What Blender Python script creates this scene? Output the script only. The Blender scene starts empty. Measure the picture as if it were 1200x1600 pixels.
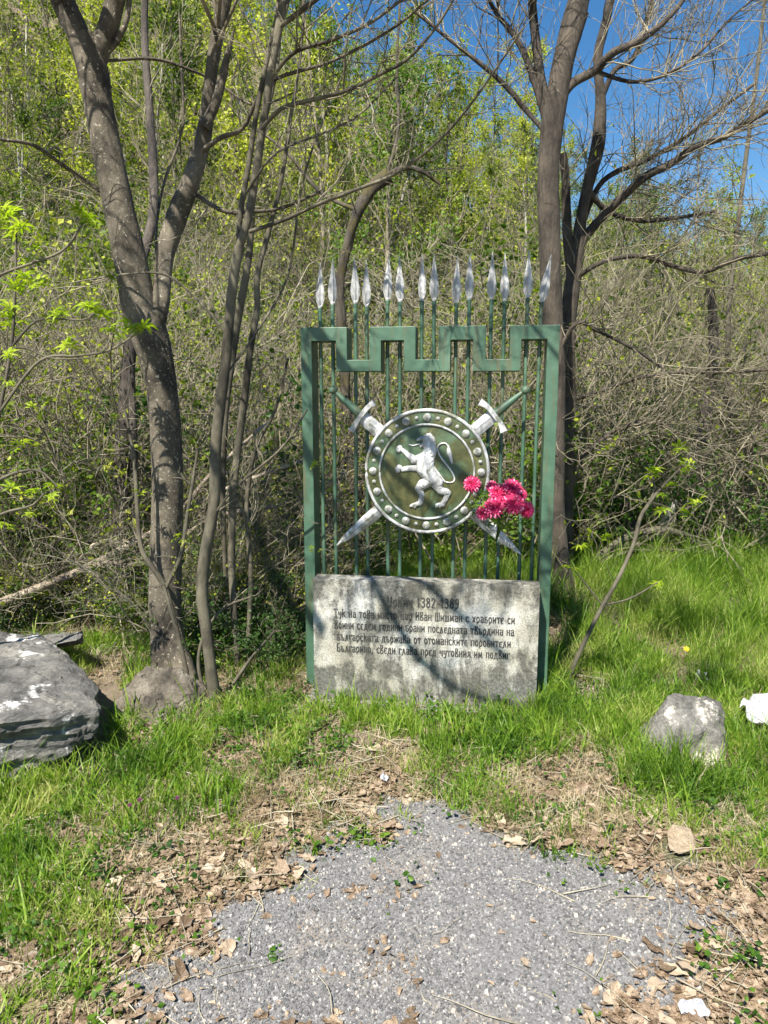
import bpy, math, random
import numpy as np
from mathutils import noise as mnoise, Vector

SC = bpy.context.scene
COL = SC.collection
RNG = np.random.default_rng(7)
random.seed(7)
R = math.radians

# ------------------------------------------------------------------ camera, sky, sun, exposure
PITCH = R(9.34)
EYE = 1.6
FPX = 1155.0
cam_d = bpy.data.cameras.new('camera')
cam_d.sensor_fit = 'VERTICAL'; cam_d.sensor_height = 36.0
cam_d.lens = FPX / 1600 * 36.0
cam_d.clip_start = 0.05; cam_d.clip_end = 600
cam = bpy.data.objects.new('camera', cam_d); COL.objects.link(cam)
cam.location = (0, 0, EYE); cam.rotation_euler = (R(90) - PITCH, 0, 0)
SC.camera = cam

SUN_EL = R(53); SUN_AZ = R(205)          # azimuth clockwise from +Y: behind the camera and to the left
to_sun = Vector((math.sin(SUN_AZ) * math.cos(SUN_EL), math.cos(SUN_AZ) * math.cos(SUN_EL), math.sin(SUN_EL)))
w = bpy.data.worlds.new('World'); SC.world = w; w.use_nodes = True
nt = w.node_tree; nt.nodes.clear()
sky = nt.nodes.new('ShaderNodeTexSky'); sky.sky_type = 'NISHITA'; sky.sun_disc = False
sky.sun_elevation = SUN_EL; sky.sun_rotation = SUN_AZ
sky.altitude = 0; sky.air_density = 1.0; sky.dust_density = 0.1; sky.ozone_density = 1.2
bg = nt.nodes.new('ShaderNodeBackground'); bg.inputs[1].default_value = 0.064
wo = nt.nodes.new('ShaderNodeOutputWorld')
hs = nt.nodes.new('ShaderNodeHueSaturation'); hs.inputs['Saturation'].default_value = 1.35
nt.links.new(sky.outputs[0], hs.inputs['Color']); nt.links.new(hs.outputs[0], bg.inputs[0]); nt.links.new(bg.outputs[0], wo.inputs[0])
sd = bpy.data.lights.new('sun', 'SUN'); sd.energy = 5.0; sd.angle = R(0.5); sd.color = (1.0, 0.95, 0.87)
so = bpy.data.objects.new('sun', sd); COL.objects.link(so)
so.rotation_euler = (-to_sun).to_track_quat('-Z', 'Y').to_euler()
SC.view_settings.view_transform = 'Standard'; SC.view_settings.look = 'None'
SC.view_settings.gamma = 1.0; SC.view_settings.use_curve_mapping = False
SC.view_settings.exposure = 1.25
SC.cycles.max_bounces = 5; SC.cycles.diffuse_bounces = 2; SC.cycles.transmission_bounces = 3
SC.cycles.use_adaptive_sampling = True; SC.cycles.adaptive_threshold = 0.03

# ------------------------------------------------------------------ measuring helpers
def ray(px, py):
    x = (px - 600) / FPX; y = -(py - 800) / FPX
    return np.array([x, math.cos(PITCH) + y * math.sin(PITCH), -math.sin(PITCH) + y * math.cos(PITCH)])
def at(px, py, Y):
    d = ray(px, py); return np.array([0, 0, EYE]) + d * (Y / d[1])
def on_ground(px, py):
    d = ray(px, py); return np.array([0, 0, EYE]) + d * (-EYE / d[2])

def vnoise(x, y, seed=0):
    xi = np.floor(x).astype(np.int64); yi = np.floor(y).astype(np.int64)
    fx = x - xi; fy = y - yi; fx = fx * fx * (3 - 2 * fx); fy = fy * fy * (3 - 2 * fy)
    def h(a, b):
        n = (a * 374761393 + b * 668265263 + seed * 974711) & 0x7fffffff
        n = ((n ^ (n >> 13)) * 1274126177) & 0x7fffffff
        return ((n ^ (n >> 16)) & 0xffff) / 65535.0
    return (h(xi, yi) * (1 - fx) + h(xi + 1, yi) * fx) * (1 - fy) + (h(xi, yi + 1) * (1 - fx) + h(xi + 1, yi + 1) * fx) * fy
def fbm(x, y, s=0, o=4):
    r = 0; a = .5
    for i in range(o):
        r = r + a * vnoise(x * 2 ** i, y * 2 ** i, s + i); a *= .5
    return r / (1 - .5 ** o)

def gz(x, y):
    """height of the terrain"""
    x = np.asarray(x, float); y = np.asarray(y, float)
    H = np.interp(x, [-60, -30, -17, -8, 0, 9, 22, 34, 60], [48, 45, 36, 26, 18, 12, 8.5, 7, 7])
    t = np.clip((y - 7.5) / 50, 0, None)
    s = np.where(t < 1, t ** 1.12, 1 + .15 * (1 - np.exp(-(t - 1))))
    hill = H * s * (1 + .22 * (fbm(x * .09 + 3, y * .09, 5, 3) - .5) * np.clip(t * 4, 0, 1))
    near = (fbm(x * .8, y * .8, 2, 3) - .5) * .10 * np.clip((y - 4.3) / 2, 0, 1)
    lip = np.clip((-1.0 - x) / 2, 0, 1) * .10 * np.clip((y - 3) / 2, 0, 1)
    return hill + near + lip

# ------------------------------------------------------------------ materials
def newmat(name):
    m = bpy.data.materials.new(name); m.use_nodes = True
    n = m.node_tree; n.nodes.clear()
    out = n.nodes.new('ShaderNodeOutputMaterial'); b = n.nodes.new('ShaderNodeBsdfPrincipled')
    n.links.new(b.outputs[0], out.inputs[0])
    return m, n, b, out
def coords(n, scale=(1, 1, 1)):
    tc = n.nodes.new('ShaderNodeTexCoord'); mp = n.nodes.new('ShaderNodeMapping')
    mp.inputs['Scale'].default_value = scale
    n.links.new(tc.outputs['Object'], mp.inputs[0]); return mp.outputs[0]
def noise(n, co, scale, detail=5, rough=.6, dist=0):
    t = n.nodes.new('ShaderNodeTexNoise'); t.inputs['Scale'].default_value = scale
    t.inputs['Detail'].default_value = detail; t.inputs['Roughness'].default_value = rough
    t.inputs['Distortion'].default_value = dist
    n.links.new(co, t.inputs['Vector']); return t.outputs['Fac']
def ramp(n, fac, stops):
    r = n.nodes.new('ShaderNodeValToRGB'); e = r.color_ramp.elements
    e[0].position = stops[0][0]; e[0].color = (*stops[0][1], 1)
    e[1].position = stops[-1][0]; e[1].color = (*stops[-1][1], 1)
    for p, c in stops[1:-1]:
        k = e.new(p); k.color = (*c, 1)
    n.links.new(fac, r.inputs[0]); return r.outputs[0]
def mix(n, fac, a, b, mode='MIX'):
    m = n.nodes.new('ShaderNodeMix'); m.data_type = 'RGBA'; m.blend_type = mode
    for sock, v in ((m.inputs[0], fac), (m.inputs[6], a), (m.inputs[7], b)):
        if isinstance(v, (int, float)): sock.default_value = v
        elif isinstance(v, tuple): sock.default_value = (*v, 1)
        else: n.links.new(v, sock)
    return m.outputs[2]
def bump(n, b, h, strength=.5, dist=.01, prev=None):
    k = n.nodes.new('ShaderNodeBump'); k.inputs['Strength'].default_value = strength
    k.inputs['Distance'].default_value = dist; n.links.new(h, k.inputs['Height'])
    if prev is not None: n.links.new(prev, k.inputs['Normal'])
    if b is not None: n.links.new(k.outputs[0], b.inputs['Normal'])
    return k.outputs[0]
def rough(b, v): b.inputs['Roughness'].default_value = v

def bark_mat(name, dark, mid, light, stretch=.25, scale=30, fleck=None, fleck_at=.62, bstr=.8, bdist=.01, moss=None):
    m, n, b, o = newmat(name)
    co = coords(n, (1, 1, stretch))
    f1 = noise(n, co, scale, 6, .7, .6)
    c = ramp(n, f1, [(.28, dark), (.5, mid), (.72, light)])
    co2 = coords(n)
    big = noise(n, co2, 4, 4, .6)
    c = mix(n, .55, c, ramp(n, big, [(.36, tuple(v * .4 for v in mid)), (.62, tuple(min(1, v * 1.25) for v in light))]), 'MIX')
    if fleck:
        f = ramp(n, noise(n, co2, 55, 4, .7), [(fleck_at, (0, 0, 0)), (fleck_at + .05, (1, 1, 1))])
        c = mix(n, f, c, fleck)
    if moss:
        f = ramp(n, noise(n, co2, 7, 5, .7), [(.5, (0, 0, 0)), (.6, (1, 1, 1))])
        c = mix(n, f, c, moss)
    n.links.new(c, b.inputs['Base Color']); rough(b, .9)
    k = bump(n, None, f1, bstr, bdist)
    bump(n, b, noise(n, co2, 120, 3, .6), .4, .004, k)
    return m

def leaf_mat(name, cols, transl=.45, scale=2.5, rnd=.5):
    m, n, b, o = newmat(name)
    co = coords(n)
    f = noise(n, co, scale, 3, .6)
    g = noise(n, co, scale * 14, 2, .6)
    oi = n.nodes.new('ShaderNodeObjectInfo')
    ad = n.nodes.new('ShaderNodeMath'); ad.operation = 'MULTIPLY_ADD'
    n.links.new(oi.outputs['Random'], ad.inputs[0]); ad.inputs[1].default_value = rnd * .6; n.links.new(f, ad.inputs[2])
    sb = n.nodes.new('ShaderNodeMath'); sb.operation = 'MULTIPLY_ADD'
    n.links.new(g, sb.inputs[0]); sb.inputs[1].default_value = .7; n.links.new(ad.outputs[0], sb.inputs[2])
    s2 = n.nodes.new('ShaderNodeMath'); s2.operation = 'SUBTRACT'; n.links.new(sb.outputs[0], s2.inputs[0]); s2.inputs[1].default_value = .35 + rnd * .3
    k = len(cols)
    c = ramp(n, s2.outputs[0], [(.3 + .4 * i / (k - 1), cc) for i, cc in enumerate(cols)])
    n.links.new(c, b.inputs['Base Color']); rough(b, .5); b.inputs['Specular IOR Level'].default_value = .3
    tr = n.nodes.new('ShaderNodeBsdfTranslucent')
    n.links.new(mix(n, 1.0, c, (1.35, 1.5, .6), 'MULTIPLY'), tr.inputs[0])
    ms = n.nodes.new('ShaderNodeMixShader'); ms.inputs[0].default_value = transl
    n.links.new(b.outputs[0], ms.inputs[1]); n.links.new(tr.outputs[0], ms.inputs[2]); n.links.new(ms.outputs[0], o.inputs[0])
    return m

def plain_mat(name, c1, c2, scale=20, r=.8, bs=.3, bd=.003, metallic=0, stops=(.35, .65), detail=5):
    m, n, b, o = newmat(name); co = coords(n)
    f = noise(n, co, scale, detail, .65)
    n.links.new(ramp(n, f, [(stops[0], c1), (stops[1], c2)]), b.inputs['Base Color'])
    rough(b, r); b.inputs['Metallic'].default_value = metallic
    bump(n, b, noise(n, co, scale * 4, 4, .6), bs, bd)
    return m

M = {}
M['bark_smooth'] = bark_mat('grey_speckled_bark', (.010, .008, .005), (.048, .039, .026), (.165, .14, .10), .5, 32, (.36, .33, .25), .60, .9, .008)
M['bark_rough'] = bark_mat('rough_brown_bark', (.006, .0045, .003), (.030, .024, .017), (.12, .096, .07), .2, 34, None, .6, 1, .02)
M['bark_slim'] = bark_mat('slim_stem_bark', (.014, .012, .007), (.055, .047, .03), (.165, .147, .10), .3, 30, None, .6, .4, .004)
M['bark_dark'] = bark_mat('dark_bark', (.012, .010, .008), (.045, .037, .03), (.12, .10, .08), .2, 35, None, .6, 1, .02)
M['bark_moss'] = bark_mat('mossy_bark', (.010, .008, .006), (.04, .032, .023), (.11, .092, .066), .25, 35, None, .6, 1, .02, (.075, .062, .018))
M['bark_pale'] = bark_mat('pale_grey_bark', (.14, .13, .10), (.28, .26, .21), (.42, .40, .34), .2, 12, None, .6, .3, .01)
M['twig'] = bark_mat('twig_bark', (.05, .042, .024), (.14, .12, .075), (.33, .29, .20), .5, 9, None, .6, .2, .002)
M['twig_dark'] = bark_mat('dark_twig_bark', (.04, .032, .024), (.09, .072, .055), (.17, .14, .11), .5, 9, None, .6, .2, .002)
M['twig_straw'] = bark_mat('dry_straw_stem', (.12, .105, .07), (.24, .21, .145), (.40, .36, .26), .5, 7, None, .6, .2, .002)
M['deadwood'] = bark_mat('weathered_dead_wood', (.10, .08, .06), (.28, .22, .16), (.42, .35, .26), .15, 30, None, .6, .6, .01)
M['leaf_far'] = leaf_mat('budding_yellow_green_leaf', [(.05, .09, .010), (.14, .195, .015), (.27, .32, .024), (.43, .45, .06)], .45, 1.2, .8)
M['leaf_green'] = leaf_mat('fresh_green_leaf', [(.02, .06, .008), (.05, .12, .012), (.11, .20, .018), (.19, .28, .03)], .4, 2, .5)
M['leaf_dark'] = leaf_mat('dark_green_leaf', [(.02, .045, .012), (.035, .075, .016), (.06, .12, .02)], .3, 2, .4)
M['leaf_sprig'] = leaf_mat('bright_spring_leaf', [(.16, .25, .012), (.28, .38, .02), (.42, .48, .05)], .45, 4, .4)
M['grass'] = leaf_mat('grass_blade', [(.05, .11, .012), (.12, .22, .02), (.22, .33, .035), (.42, .43, .15)], .45, 3.2, 0)
M['drygrass'] = leaf_mat('dry_grass_blade', [(.22, .17, .09), (.34, .28, .16), (.46, .4, .26)], .2, 5, 0)
M['deadleaf'] = leaf_mat('dead_brown_leaf', [(.09, .06, .035), (.22, .155, .10), (.33, .25, .17), (.42, .34, .245)], .1, 30, .9)

# painted iron
def iron_mat():
    m, n, b, o = newmat('green_painted_iron'); co = coords(n)
    big = noise(n, co, 5, 5, .65); fine = noise(n, co, 60, 4, .7)
    c = ramp(n, big, [(.3, (.026, .062, .038)), (.52, (.055, .118, .072)), (.72, (.095, .165, .105))])
    c = mix(n, ramp(n, noise(n, co, 16, 6, .75), [(.66, (0, 0, 0)), (.69, (.9, .9, .9))]), c, (.12, .06, .03))
    c = mix(n, ramp(n, fine, [(.66, (0, 0, 0)), (.74, (1, 1, 1))]), c, (.2, .22, .17))
    cs = coords(n, (1, 1, .12))
    rust = noise(n, cs, 26, 5, .7)
    c = mix(n, ramp(n, rust, [(.52, (0, 0, 0)), (.68, (.75, .75, .75))]), c, (.105, .085, .04))
    n.links.new(c, b.inputs['Base Color']); rough(b, .5)
    bump(n, b, fine, .25, .002)
    return m
M['iron'] = iron_mat()
def silver_mat(name='silver_painted_metal', dirt=.5):
    m, n, b, o = newmat(name); co = coords(n); cs = coords(n, (1, 1, .35))
    c = ramp(n, noise(n, cs, 22, 6, .7, .5), [(.3, (.14, .14, .13)), (.48, (.42, .42, .41)), (.64, (.66, .66, .65))])
    c = mix(n, ramp(n, noise(n, co, 9, 5, .7), [(dirt, (0, 0, 0)), (dirt + .1, (.85, .85, .85))]), c, (.13, .135, .08))
    n.links.new(c, b.inputs['Base Color']); rough(b, .55); b.inputs['Metallic'].default_value = .05
    bump(n, b, noise(n, co, 110, 4, .6), .25, .002)
    return m
M['silver'] = silver_mat(); M['silver_lion'] = silver_mat('worn_silver_relief', .56)
def shield_mat():
    m, n, b, o = newmat('patinated_shield_plate'); co = coords(n)
    c = ramp(n, noise(n, co, 5.5, 5, .6, .8), [(.32, (.05, .09, .05)), (.43, (.12, .185, .11)), (.50, (.09, .10, .035)), (.60, (.165, .16, .065)), (.72, (.11, .15, .09))])
    c = mix(n, .5, c, ramp(n, noise(n, co, 45, 5, .7), [(.3, (.04, .05, .02)), (.7, (.22, .25, .14))]), 'OVERLAY')
    n.links.new(c, b.inputs['Base Color']); rough(b, .48); b.inputs['Metallic'].default_value = .15
    k = bump(n, None, noise(n, co, 12, 4, .6), .35, .01)
    bump(n, b, noise(n, co, 90, 4, .6), .3, .003, k)
    return m
M['shield'] = shield_mat()
def plaque_mat():
    m, n, b, o = newmat('weathered_grey_marble'); co = coords(n)
    base = ramp(n, noise(n, co, 2.6, 5, .62), [(.3, (.27, .25, .185)), (.46, (.43, .41, .34)), (.60, (.66, .65, .60))])
    speck = ramp(n, noise(n, co, 130, 3, .7), [(.35, (.35, .35, .33)), (.6, (1, 1, 1))])
    c = mix(n, .8, base, speck, 'MULTIPLY')
    # dark lichen: vertical runs and blotches
    cs = coords(n, (1, 1, .28))
    st = noise(n, cs, 9, 6, .68, .3)
    bl = noise(n, co, 3.4, 6, .7, .4)
    sm = n.nodes.new('ShaderNodeMath'); sm.operation = 'MULTIPLY_ADD'; n.links.new(st, sm.inputs[0]); sm.inputs[1].default_value = .75; n.links.new(bl, sm.inputs[2])
    # heavier growth towards the bottom edge and the top corners
    tc = n.nodes.new('ShaderNodeTexCoord'); sp = n.nodes.new('ShaderNodeSeparateXYZ'); n.links.new(tc.outputs['Object'], sp.inputs[0])
    def mr(sock, a, b_, c_, d_):
        q = n.nodes.new('ShaderNodeMapRange'); n.links.new(sock, q.inputs[0])
        for i, v in enumerate((a, b_, c_, d_)): q.inputs[i + 1].default_value = v
        return q.outputs[0]
    lo = mr(sp.outputs[2], .0, .32, .13, 0.0)
    hi = mr(sp.outputs[2], .50, .66, 0.0, .08)
    a1 = n.nodes.new('ShaderNodeMath'); n.links.new(lo, a1.inputs[0]); n.links.new(hi, a1.inputs[1])
    a2 = n.nodes.new('ShaderNodeMath'); n.links.new(a1.outputs[0], a2.inputs[0]); n.links.new(sm.outputs[0], a2.inputs[1])
    dk = ramp(n, a2.outputs[0], [(.84, (0, 0, 0)), (.97, (.97, .97, .97))])
    fine = ramp(n, noise(n, co, 60, 5, .75), [(.36, (1, 1, 1)), (.62, (.68, .68, .68))])
    dkf = mix(n, 1.0, dk, fine, 'MULTIPLY')
    c = mix(n, dkf, c, (.038, .038, .03))
    n.links.new(c, b.inputs['Base Color']); rough(b, .85)
    bump(n, b, noise(n, co, 90, 5, .7), .35, .003)
    return m
M['plaque'] = plaque_mat()
M['ink'] = plain_mat('dark_engraved_lettering', (.02, .02, .018), (.05, .05, .045), 60, .8)
M['concrete'] = plain_mat('mossy_concrete', (.12, .115, .10), (.27, .26, .23), 14, .9, .6, .006)
def rock_mat(name, dark, mid, light, lich, lichamt=.6, sc=6, stretch=1):
    m, n, b, o = newmat(name); co = coords(n, (1, 1, stretch))
    c = ramp(n, noise(n, co, sc, 7, .65, .5), [(.3, dark), (.5, mid), (.68, light)])
    c = mix(n, .6, c, ramp(n, noise(n, co, sc * 10, 5, .7), [(.3, (.4, .4, .4)), (.65, (1.25, 1.25, 1.25))]), 'MULTIPLY')
    f = ramp(n, noise(n, coords(n), 4.5, 7, .75), [(lichamt, (0, 0, 0)), (lichamt + .05, (1, 1, 1))])
    c = mix(n, f, c, lich)
    n.links.new(c, b.inputs['Base Color']); rough(b, .85)
    k = bump(n, None, noise(n, co, sc * 2.5, 6, .7), .8, .03)
    bump(n, b, noise(n, co, sc * 14, 5, .7), .7, .008, k)
    return m
M['slate'] = rock_mat('grey_slate_rock', (.04, .04, .036), (.135, .13, .118), (.26, .24, .20), (.58, .57, .54), .56, 4, 3)
M['rock'] = rock_mat('brown_grey_rock', (.03, .026, .018), (.12, .10, .075), (.24, .215, .165), (.34, .31, .22), .6, 8)
M['rock_pale'] = rock_mat('lichen_spotted_rock', (.05, .048, .042), (.17, .16, .14), (.33, .31, .28), (.62, .58, .49), .53, 9)
M['tan_stone'] = rock_mat('tan_stone', (.26, .19, .12), (.36, .28, .185), (.44, .36, .25), (.5, .44, .36), .62, 7)
M['cliff'] = rock_mat('hillside_cliff_rock', (.10, .10, .095), (.22, .215, .2), (.36, .35, .33), (.42, .41, .38), .6, .5)
M['paper'] = plain_mat('white_paper', (.34, .35, .37), (.43, .43, .44), 8, .6)
M['straw'] = plain_mat('pale_wood_chip', (.5, .43, .26), (.62, .55, .36), 30, .8)
def ground_mat():
    m, n, b, o = newmat('forest_floor_soil'); co = coords(n)
    c = ramp(n, noise(n, co, 2.2, 6, .7), [(.3, (.11, .085, .055)), (.5, (.19, .15, .105)), (.7, (.30, .245, .18))])
    c = mix(n, .7, c, ramp(n, noise(n, co, 40, 6, .75), [(.3, (.45, .42, .4)), (.68, (1.3, 1.25, 1.2))]), 'MULTIPLY')
    f = ramp(n, noise(n, co, 1.3, 6, .7), [(.5, (0, 0, 0)), (.62, (.7, .7, .7))])
    c = mix(n, f, c, (.05, .075, .018))
    n.links.new(c, b.inputs['Base Color']); rough(b, .95)
    k = bump(n, None, noise(n, co, 18, 6, .7), .8, .03)
    bump(n, b, noise(n, co, 120, 4, .7), .8, .008, k)
    return m
M['ground'] = ground_mat()
def gravel_mat():
    m, n, b, o = newmat('compacted_grey_gravel'); co = coords(n)
    v = n.nodes.new('ShaderNodeTexVoronoi'); v.inputs['Scale'].default_value = 150; n.links.new(co, v.inputs['Vector'])
    bw = n.nodes.new('ShaderNodeRGBToBW'); n.links.new(v.outputs['Color'], bw.inputs[0])
    c = ramp(n, bw.outputs[0], [(.15, (.08, .078, .076)), (.5, (.15, .148, .145)), (.75, (.22, .217, .21)), (.95, (.34, .33, .32))])
    c = mix(n, ramp(n, v.outputs['Distance'], [(.25, (0, 0, 0)), (.6, (.8, .8, .8))]), c, (.14, .135, .13))
    c = mix(n, ramp(n, noise(n, co, 3.5, 6, .7), [(.52, (0, 0, 0)), (.66, (.75, .75, .75))]), c, (.23, .19, .145))
    n.links.new(c, b.inputs['Base Color']); rough(b, .9)
    iv = n.nodes.new('ShaderNodeMath'); iv.operation = 'SUBTRACT'; iv.inputs[0].default_value = 1; n.links.new(v.outputs['Distance'], iv.inputs[1])
    bump(n, b, iv.outputs[0], .35, .004)
    return m
M['gravel'] = gravel_mat()
def pebble_mat():
    m, n, b, o = newmat('gravel_chips')
    at_ = n.nodes.new('ShaderNodeAttribute'); at_.attribute_name = 'shade'
    c = ramp(n, at_.outputs['Fac'], [(0, (.07, .07, .07)), (.5, (.135, .132, .128)), (.85, (.21, .206, .20)), (.95, (.36, .35, .33)), (1, (.42, .35, .27))])
    n.links.new(c, b.inputs['Base Color']); rough(b, .8)
    return m
M['pebble'] = pebble_mat()
def petal_mat():
    m, n, b, o = newmat('pink_fabric_petal')
    co = coords(n)
    c = ramp(n, noise(n, co, 60, 3, .6), [(.3, (.42, .012, .07)), (.55, (.74, .035, .17)), (.72, (.86, .20, .36))])
    n.links.new(c, b.inputs['Base Color']); rough(b, .6)
    tr = n.nodes.new('ShaderNodeBsdfTranslucent'); n.links.new(c, tr.inputs[0])
    ms = n.nodes.new('ShaderNodeMixShader'); ms.inputs[0].default_value = .3
    n.links.new(b.outputs[0], ms.inputs[1]); n.links.new(tr.outputs[0], ms.inputs[2]); n.links.new(ms.outputs[0], o.inputs[0])
    return m
M['petal'] = petal_mat()
M['petal_tip'] = plain_mat('pale_pink_petal_tip', (.85, .16, .32), (.88, .36, .5), 30, .6)
M['yellow'] = plain_mat('yellow_flower', (.85, .6, .02), (.9, .72, .04), 60, .6)
M['purple'] = plain_mat('purple_flower', (.08, .02, .05), (.16, .04, .1), 60, .6)
M['bud'] = leaf_mat('opening_bud', [(.30, .30, .10), (.45, .42, .2), (.55, .5, .3)], .35, 5, .3)

# ------------------------------------------------------------------ mesh helpers
def mesh_np(name, V, Q=None, T=None, mat=None, smooth=False, shade=None):
    V = np.asarray(V, np.float32).reshape(-1, 3)
    Q = np.zeros((0, 4), np.int32) if Q is None or len(Q) == 0 else np.asarray(Q, np.int32).reshape(-1, 4)
    T = np.zeros((0, 3), np.int32) if T is None or len(T) == 0 else np.asarray(T, np.int32).reshape(-1, 3)
    me = bpy.data.meshes.new(name)
    me.vertices.add(len(V)); me.vertices.foreach_set('co', V.ravel())
    nl = Q.size + T.size; me.loops.add(nl); me.polygons.add(len(Q) + len(T))
    me.loops.foreach_set('vertex_index', np.concatenate([Q.ravel(), T.ravel()]).astype(np.int32))
    st = np.concatenate([np.arange(len(Q)) * 4, Q.size + np.arange(len(T)) * 3]).astype(np.int32)
    me.polygons.foreach_set('loop_start', st)
    me.polygons.foreach_set('use_smooth', np.full(len(Q) + len(T), smooth, bool))
    me.update(calc_edges=True)
    if mat: me.materials.append(M[mat])
    if shade is not None:
        a = me.attributes.new('shade', 'FLOAT', 'FACE'); a.data.foreach_set('value', np.asarray(shade, np.float32))
    return me
class Buf:
    def __init__(s): s.V = []; s.Q = []; s.T = []; s.n = 0
    def add(s, V, Q=None, T=None):
        V = np.asarray(V, float).reshape(-1, 3)
        if Q is not None and len(Q): s.Q.append(np.asarray(Q, int).reshape(-1, 4) + s.n)
        if T is not None and len(T): s.T.append(np.asarray(T, int).reshape(-1, 3) + s.n)
        s.V.append(V); s.n += len(V)
    def mesh(s, name, mat, smooth=False):
        return mesh_np(name, np.concatenate(s.V) if s.V else np.zeros((0, 3)), np.concatenate(s.Q) if s.Q else None,
                       np.concatenate(s.T) if s.T else None, mat, smooth)
def link(name, data, parent=None, loc=None):
    o = bpy.data.objects.new(name, data); COL.objects.link(o)
    if parent is not None: o.parent = parent
    if loc is not None: o.location = loc
    return o
def tag(o, label=None, cat=None, group=None, kind=None):
    if label: o['label'] = label
    if cat: o['category'] = cat
    if group: o['group'] = group
    if kind: o['kind'] = kind
    return o
def thing(name, label, cat, loc=(0, 0, 0), rz=0, group=None):
    o = link(name, None); o.location = tuple(float(v) for v in loc); o.rotation_euler = (0, 0, rz)
    return tag(o, label, cat, group)
def dup(root, loc, rz, scale, label=None):
    r = root.copy(); COL.objects.link(r); r.location = tuple(float(v) for v in loc)
    r.rotation_euler = (random.uniform(-.05, .05), random.uniform(-.05, .05), rz); r.scale = scale
    if label: r['label'] = label
    for ch in list(root.children):
        c = ch.copy(); COL.objects.link(c); c.parent = r
    return r
def box(buf, x0, x1, y0, y1, z0, z1):
    V = [(x, y, z) for z in (z0, z1) for y in (y0, y1) for x in (x0, x1)]
    buf.add(V, [(0, 2, 3, 1), (4, 5, 7, 6), (0, 1, 5, 4), (2, 6, 7, 3), (0, 4, 6, 2), (1, 3, 7, 5)])
def bevel(o, wdt=.003, seg=2):
    m = o.modifiers.new('bevel', 'BEVEL'); m.width = wdt; m.segments = seg; m.limit_method = 'ANGLE'
    return o

def tubes(paths, rad, sides=3, rough_amt=0., cap=True):
    """paths (B,n,3), rad (B,n) -> verts, quads"""
    P = np.asarray(paths, float); Rr = np.asarray(rad, float); B, n, _ = P.shape
    Tn = np.gradient(P, axis=1); Tn /= np.linalg.norm(Tn, axis=2, keepdims=True) + 1e-9
    mean = Tn.mean(axis=1, keepdims=True)
    ref = np.where(np.abs(mean[..., 2:3]) > .75, np.array([[[1., 0, 0]]]), np.array([[[0., 0, 1.]]]))
    ref = np.broadcast_to(ref, P.shape)
    U = np.cross(Tn, ref); U /= np.linalg.norm(U, axis=2, keepdims=True) + 1e-9
    W = np.cross(Tn, U)
    a = np.arange(sides) * 2 * math.pi / sides
    rr = Rr[..., None] * np.ones(sides)
    if rough_amt: rr = rr * (1 + RNG.normal(0, rough_amt, rr.shape))
    V = P[:, :, None, :] + rr[..., None] * (np.cos(a)[None, None, :, None] * U[:, :, None, :] + np.sin(a)[None, None, :, None] * W[:, :, None, :])
    idx = np.arange(B * n * sides).reshape(B, n, sides)
    i0 = idx[:, :-1]; i1 = idx[:, 1:]
    Q = np.stack([i0, np.roll(i0, -1, 2), np.roll(i1, -1, 2), i1], -1).reshape(-1, 4)
    return V.reshape(-1, 3), Q
def unit(v): return v / (np.linalg.norm(v, axis=-1, keepdims=True) + 1e-9)
def grow(starts, dirs, lens, nseg=5, wob=.25, up=.1, rng=RNG):
    B = len(starts); P = np.zeros((B, nseg + 1, 3)); P[:, 0] = starts; d = unit(np.asarray(dirs, float))
    L = np.asarray(lens, float)[:, None] / nseg
    for i in range(nseg):
        d = unit(d + rng.normal(0, wob, (B, 3)) + np.array([0, 0, up]))
        P[:, i + 1] = P[:, i] + d * L
    return P
def kids(P, k, t0=.2, t1=.95, ang=.9, up=0., rng=RNG):
    """k children per branch: start points, directions, parameter"""
    B, n, _ = P.shape
    t = rng.uniform(t0, t1, (B, k)) * (n - 1); i = np.clip(t.astype(int), 0, n - 2); f = (t - i)[..., None]
    b = np.arange(B)[:, None]
    s = P[b, i] * (1 - f) + P[b, i + 1] * f
    tn = unit(P[b, i + 1] - P[b, i])
    r = unit(rng.normal(0, 1, (B, k, 3)))
    r = unit(r - (r * tn).sum(-1, keepdims=True) * tn)
    a = ang * rng.uniform(.7, 1.25, (B, k, 1))
    d = unit(tn * np.cos(a) + r * np.sin(a) + np.array([0, 0, up]))
    return s.reshape(-1, 3), d.reshape(-1, 3), (t / (n - 1)).reshape(-1)
def taper(B, n, r0, r1): 
    return np.broadcast_to(np.linspace(1, 0, n)[None, :], (B, n)) * (np.broadcast_to(np.asarray(r0), (B,)) - r1)[:, None] + r1
def leaf_quads(pts, size, rng=RNG, aspect=.55, flat=0.):
    """rhombic leaves of two triangles each, folded a little along the midrib"""
    N = len(pts); d = unit(rng.normal(0, 1, (N, 3)) * np.array([1, 1, 1 - flat])); r = unit(np.cross(d, unit(rng.normal(0, 1, (N, 3)) + np.array([0, 0, flat * 3]))))
    s = (size * rng.uniform(.55, 1.3, N))[:, None]
    up = unit(np.cross(d, r))
    V = np.stack([pts, pts + d * s * .45 + r * s * aspect * .5 + up * s * .1, pts + d * s, pts + d * s * .45 - r * s * aspect * .5 + up * s * .1], 1)
    idx = np.arange(N * 4).reshape(N, 4)
    T = np.concatenate([idx[:, [0, 1, 2]], idx[:, [0, 2, 3]]])
    return V.reshape(-1, 3), None, T
def along(P, m, t0=.3, rng=RNG, jit=.02):
    B, n, _ = P.shape; b = rng.integers(0, B, m); t = rng.uniform(t0, 1, m) * (n - 1.001); i = t.astype(int); f = (t - i)[:, None]
    return P[b, i] * (1 - f) + P[b, i + 1] * f + rng.normal(0, jit, (m, 3))
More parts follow.
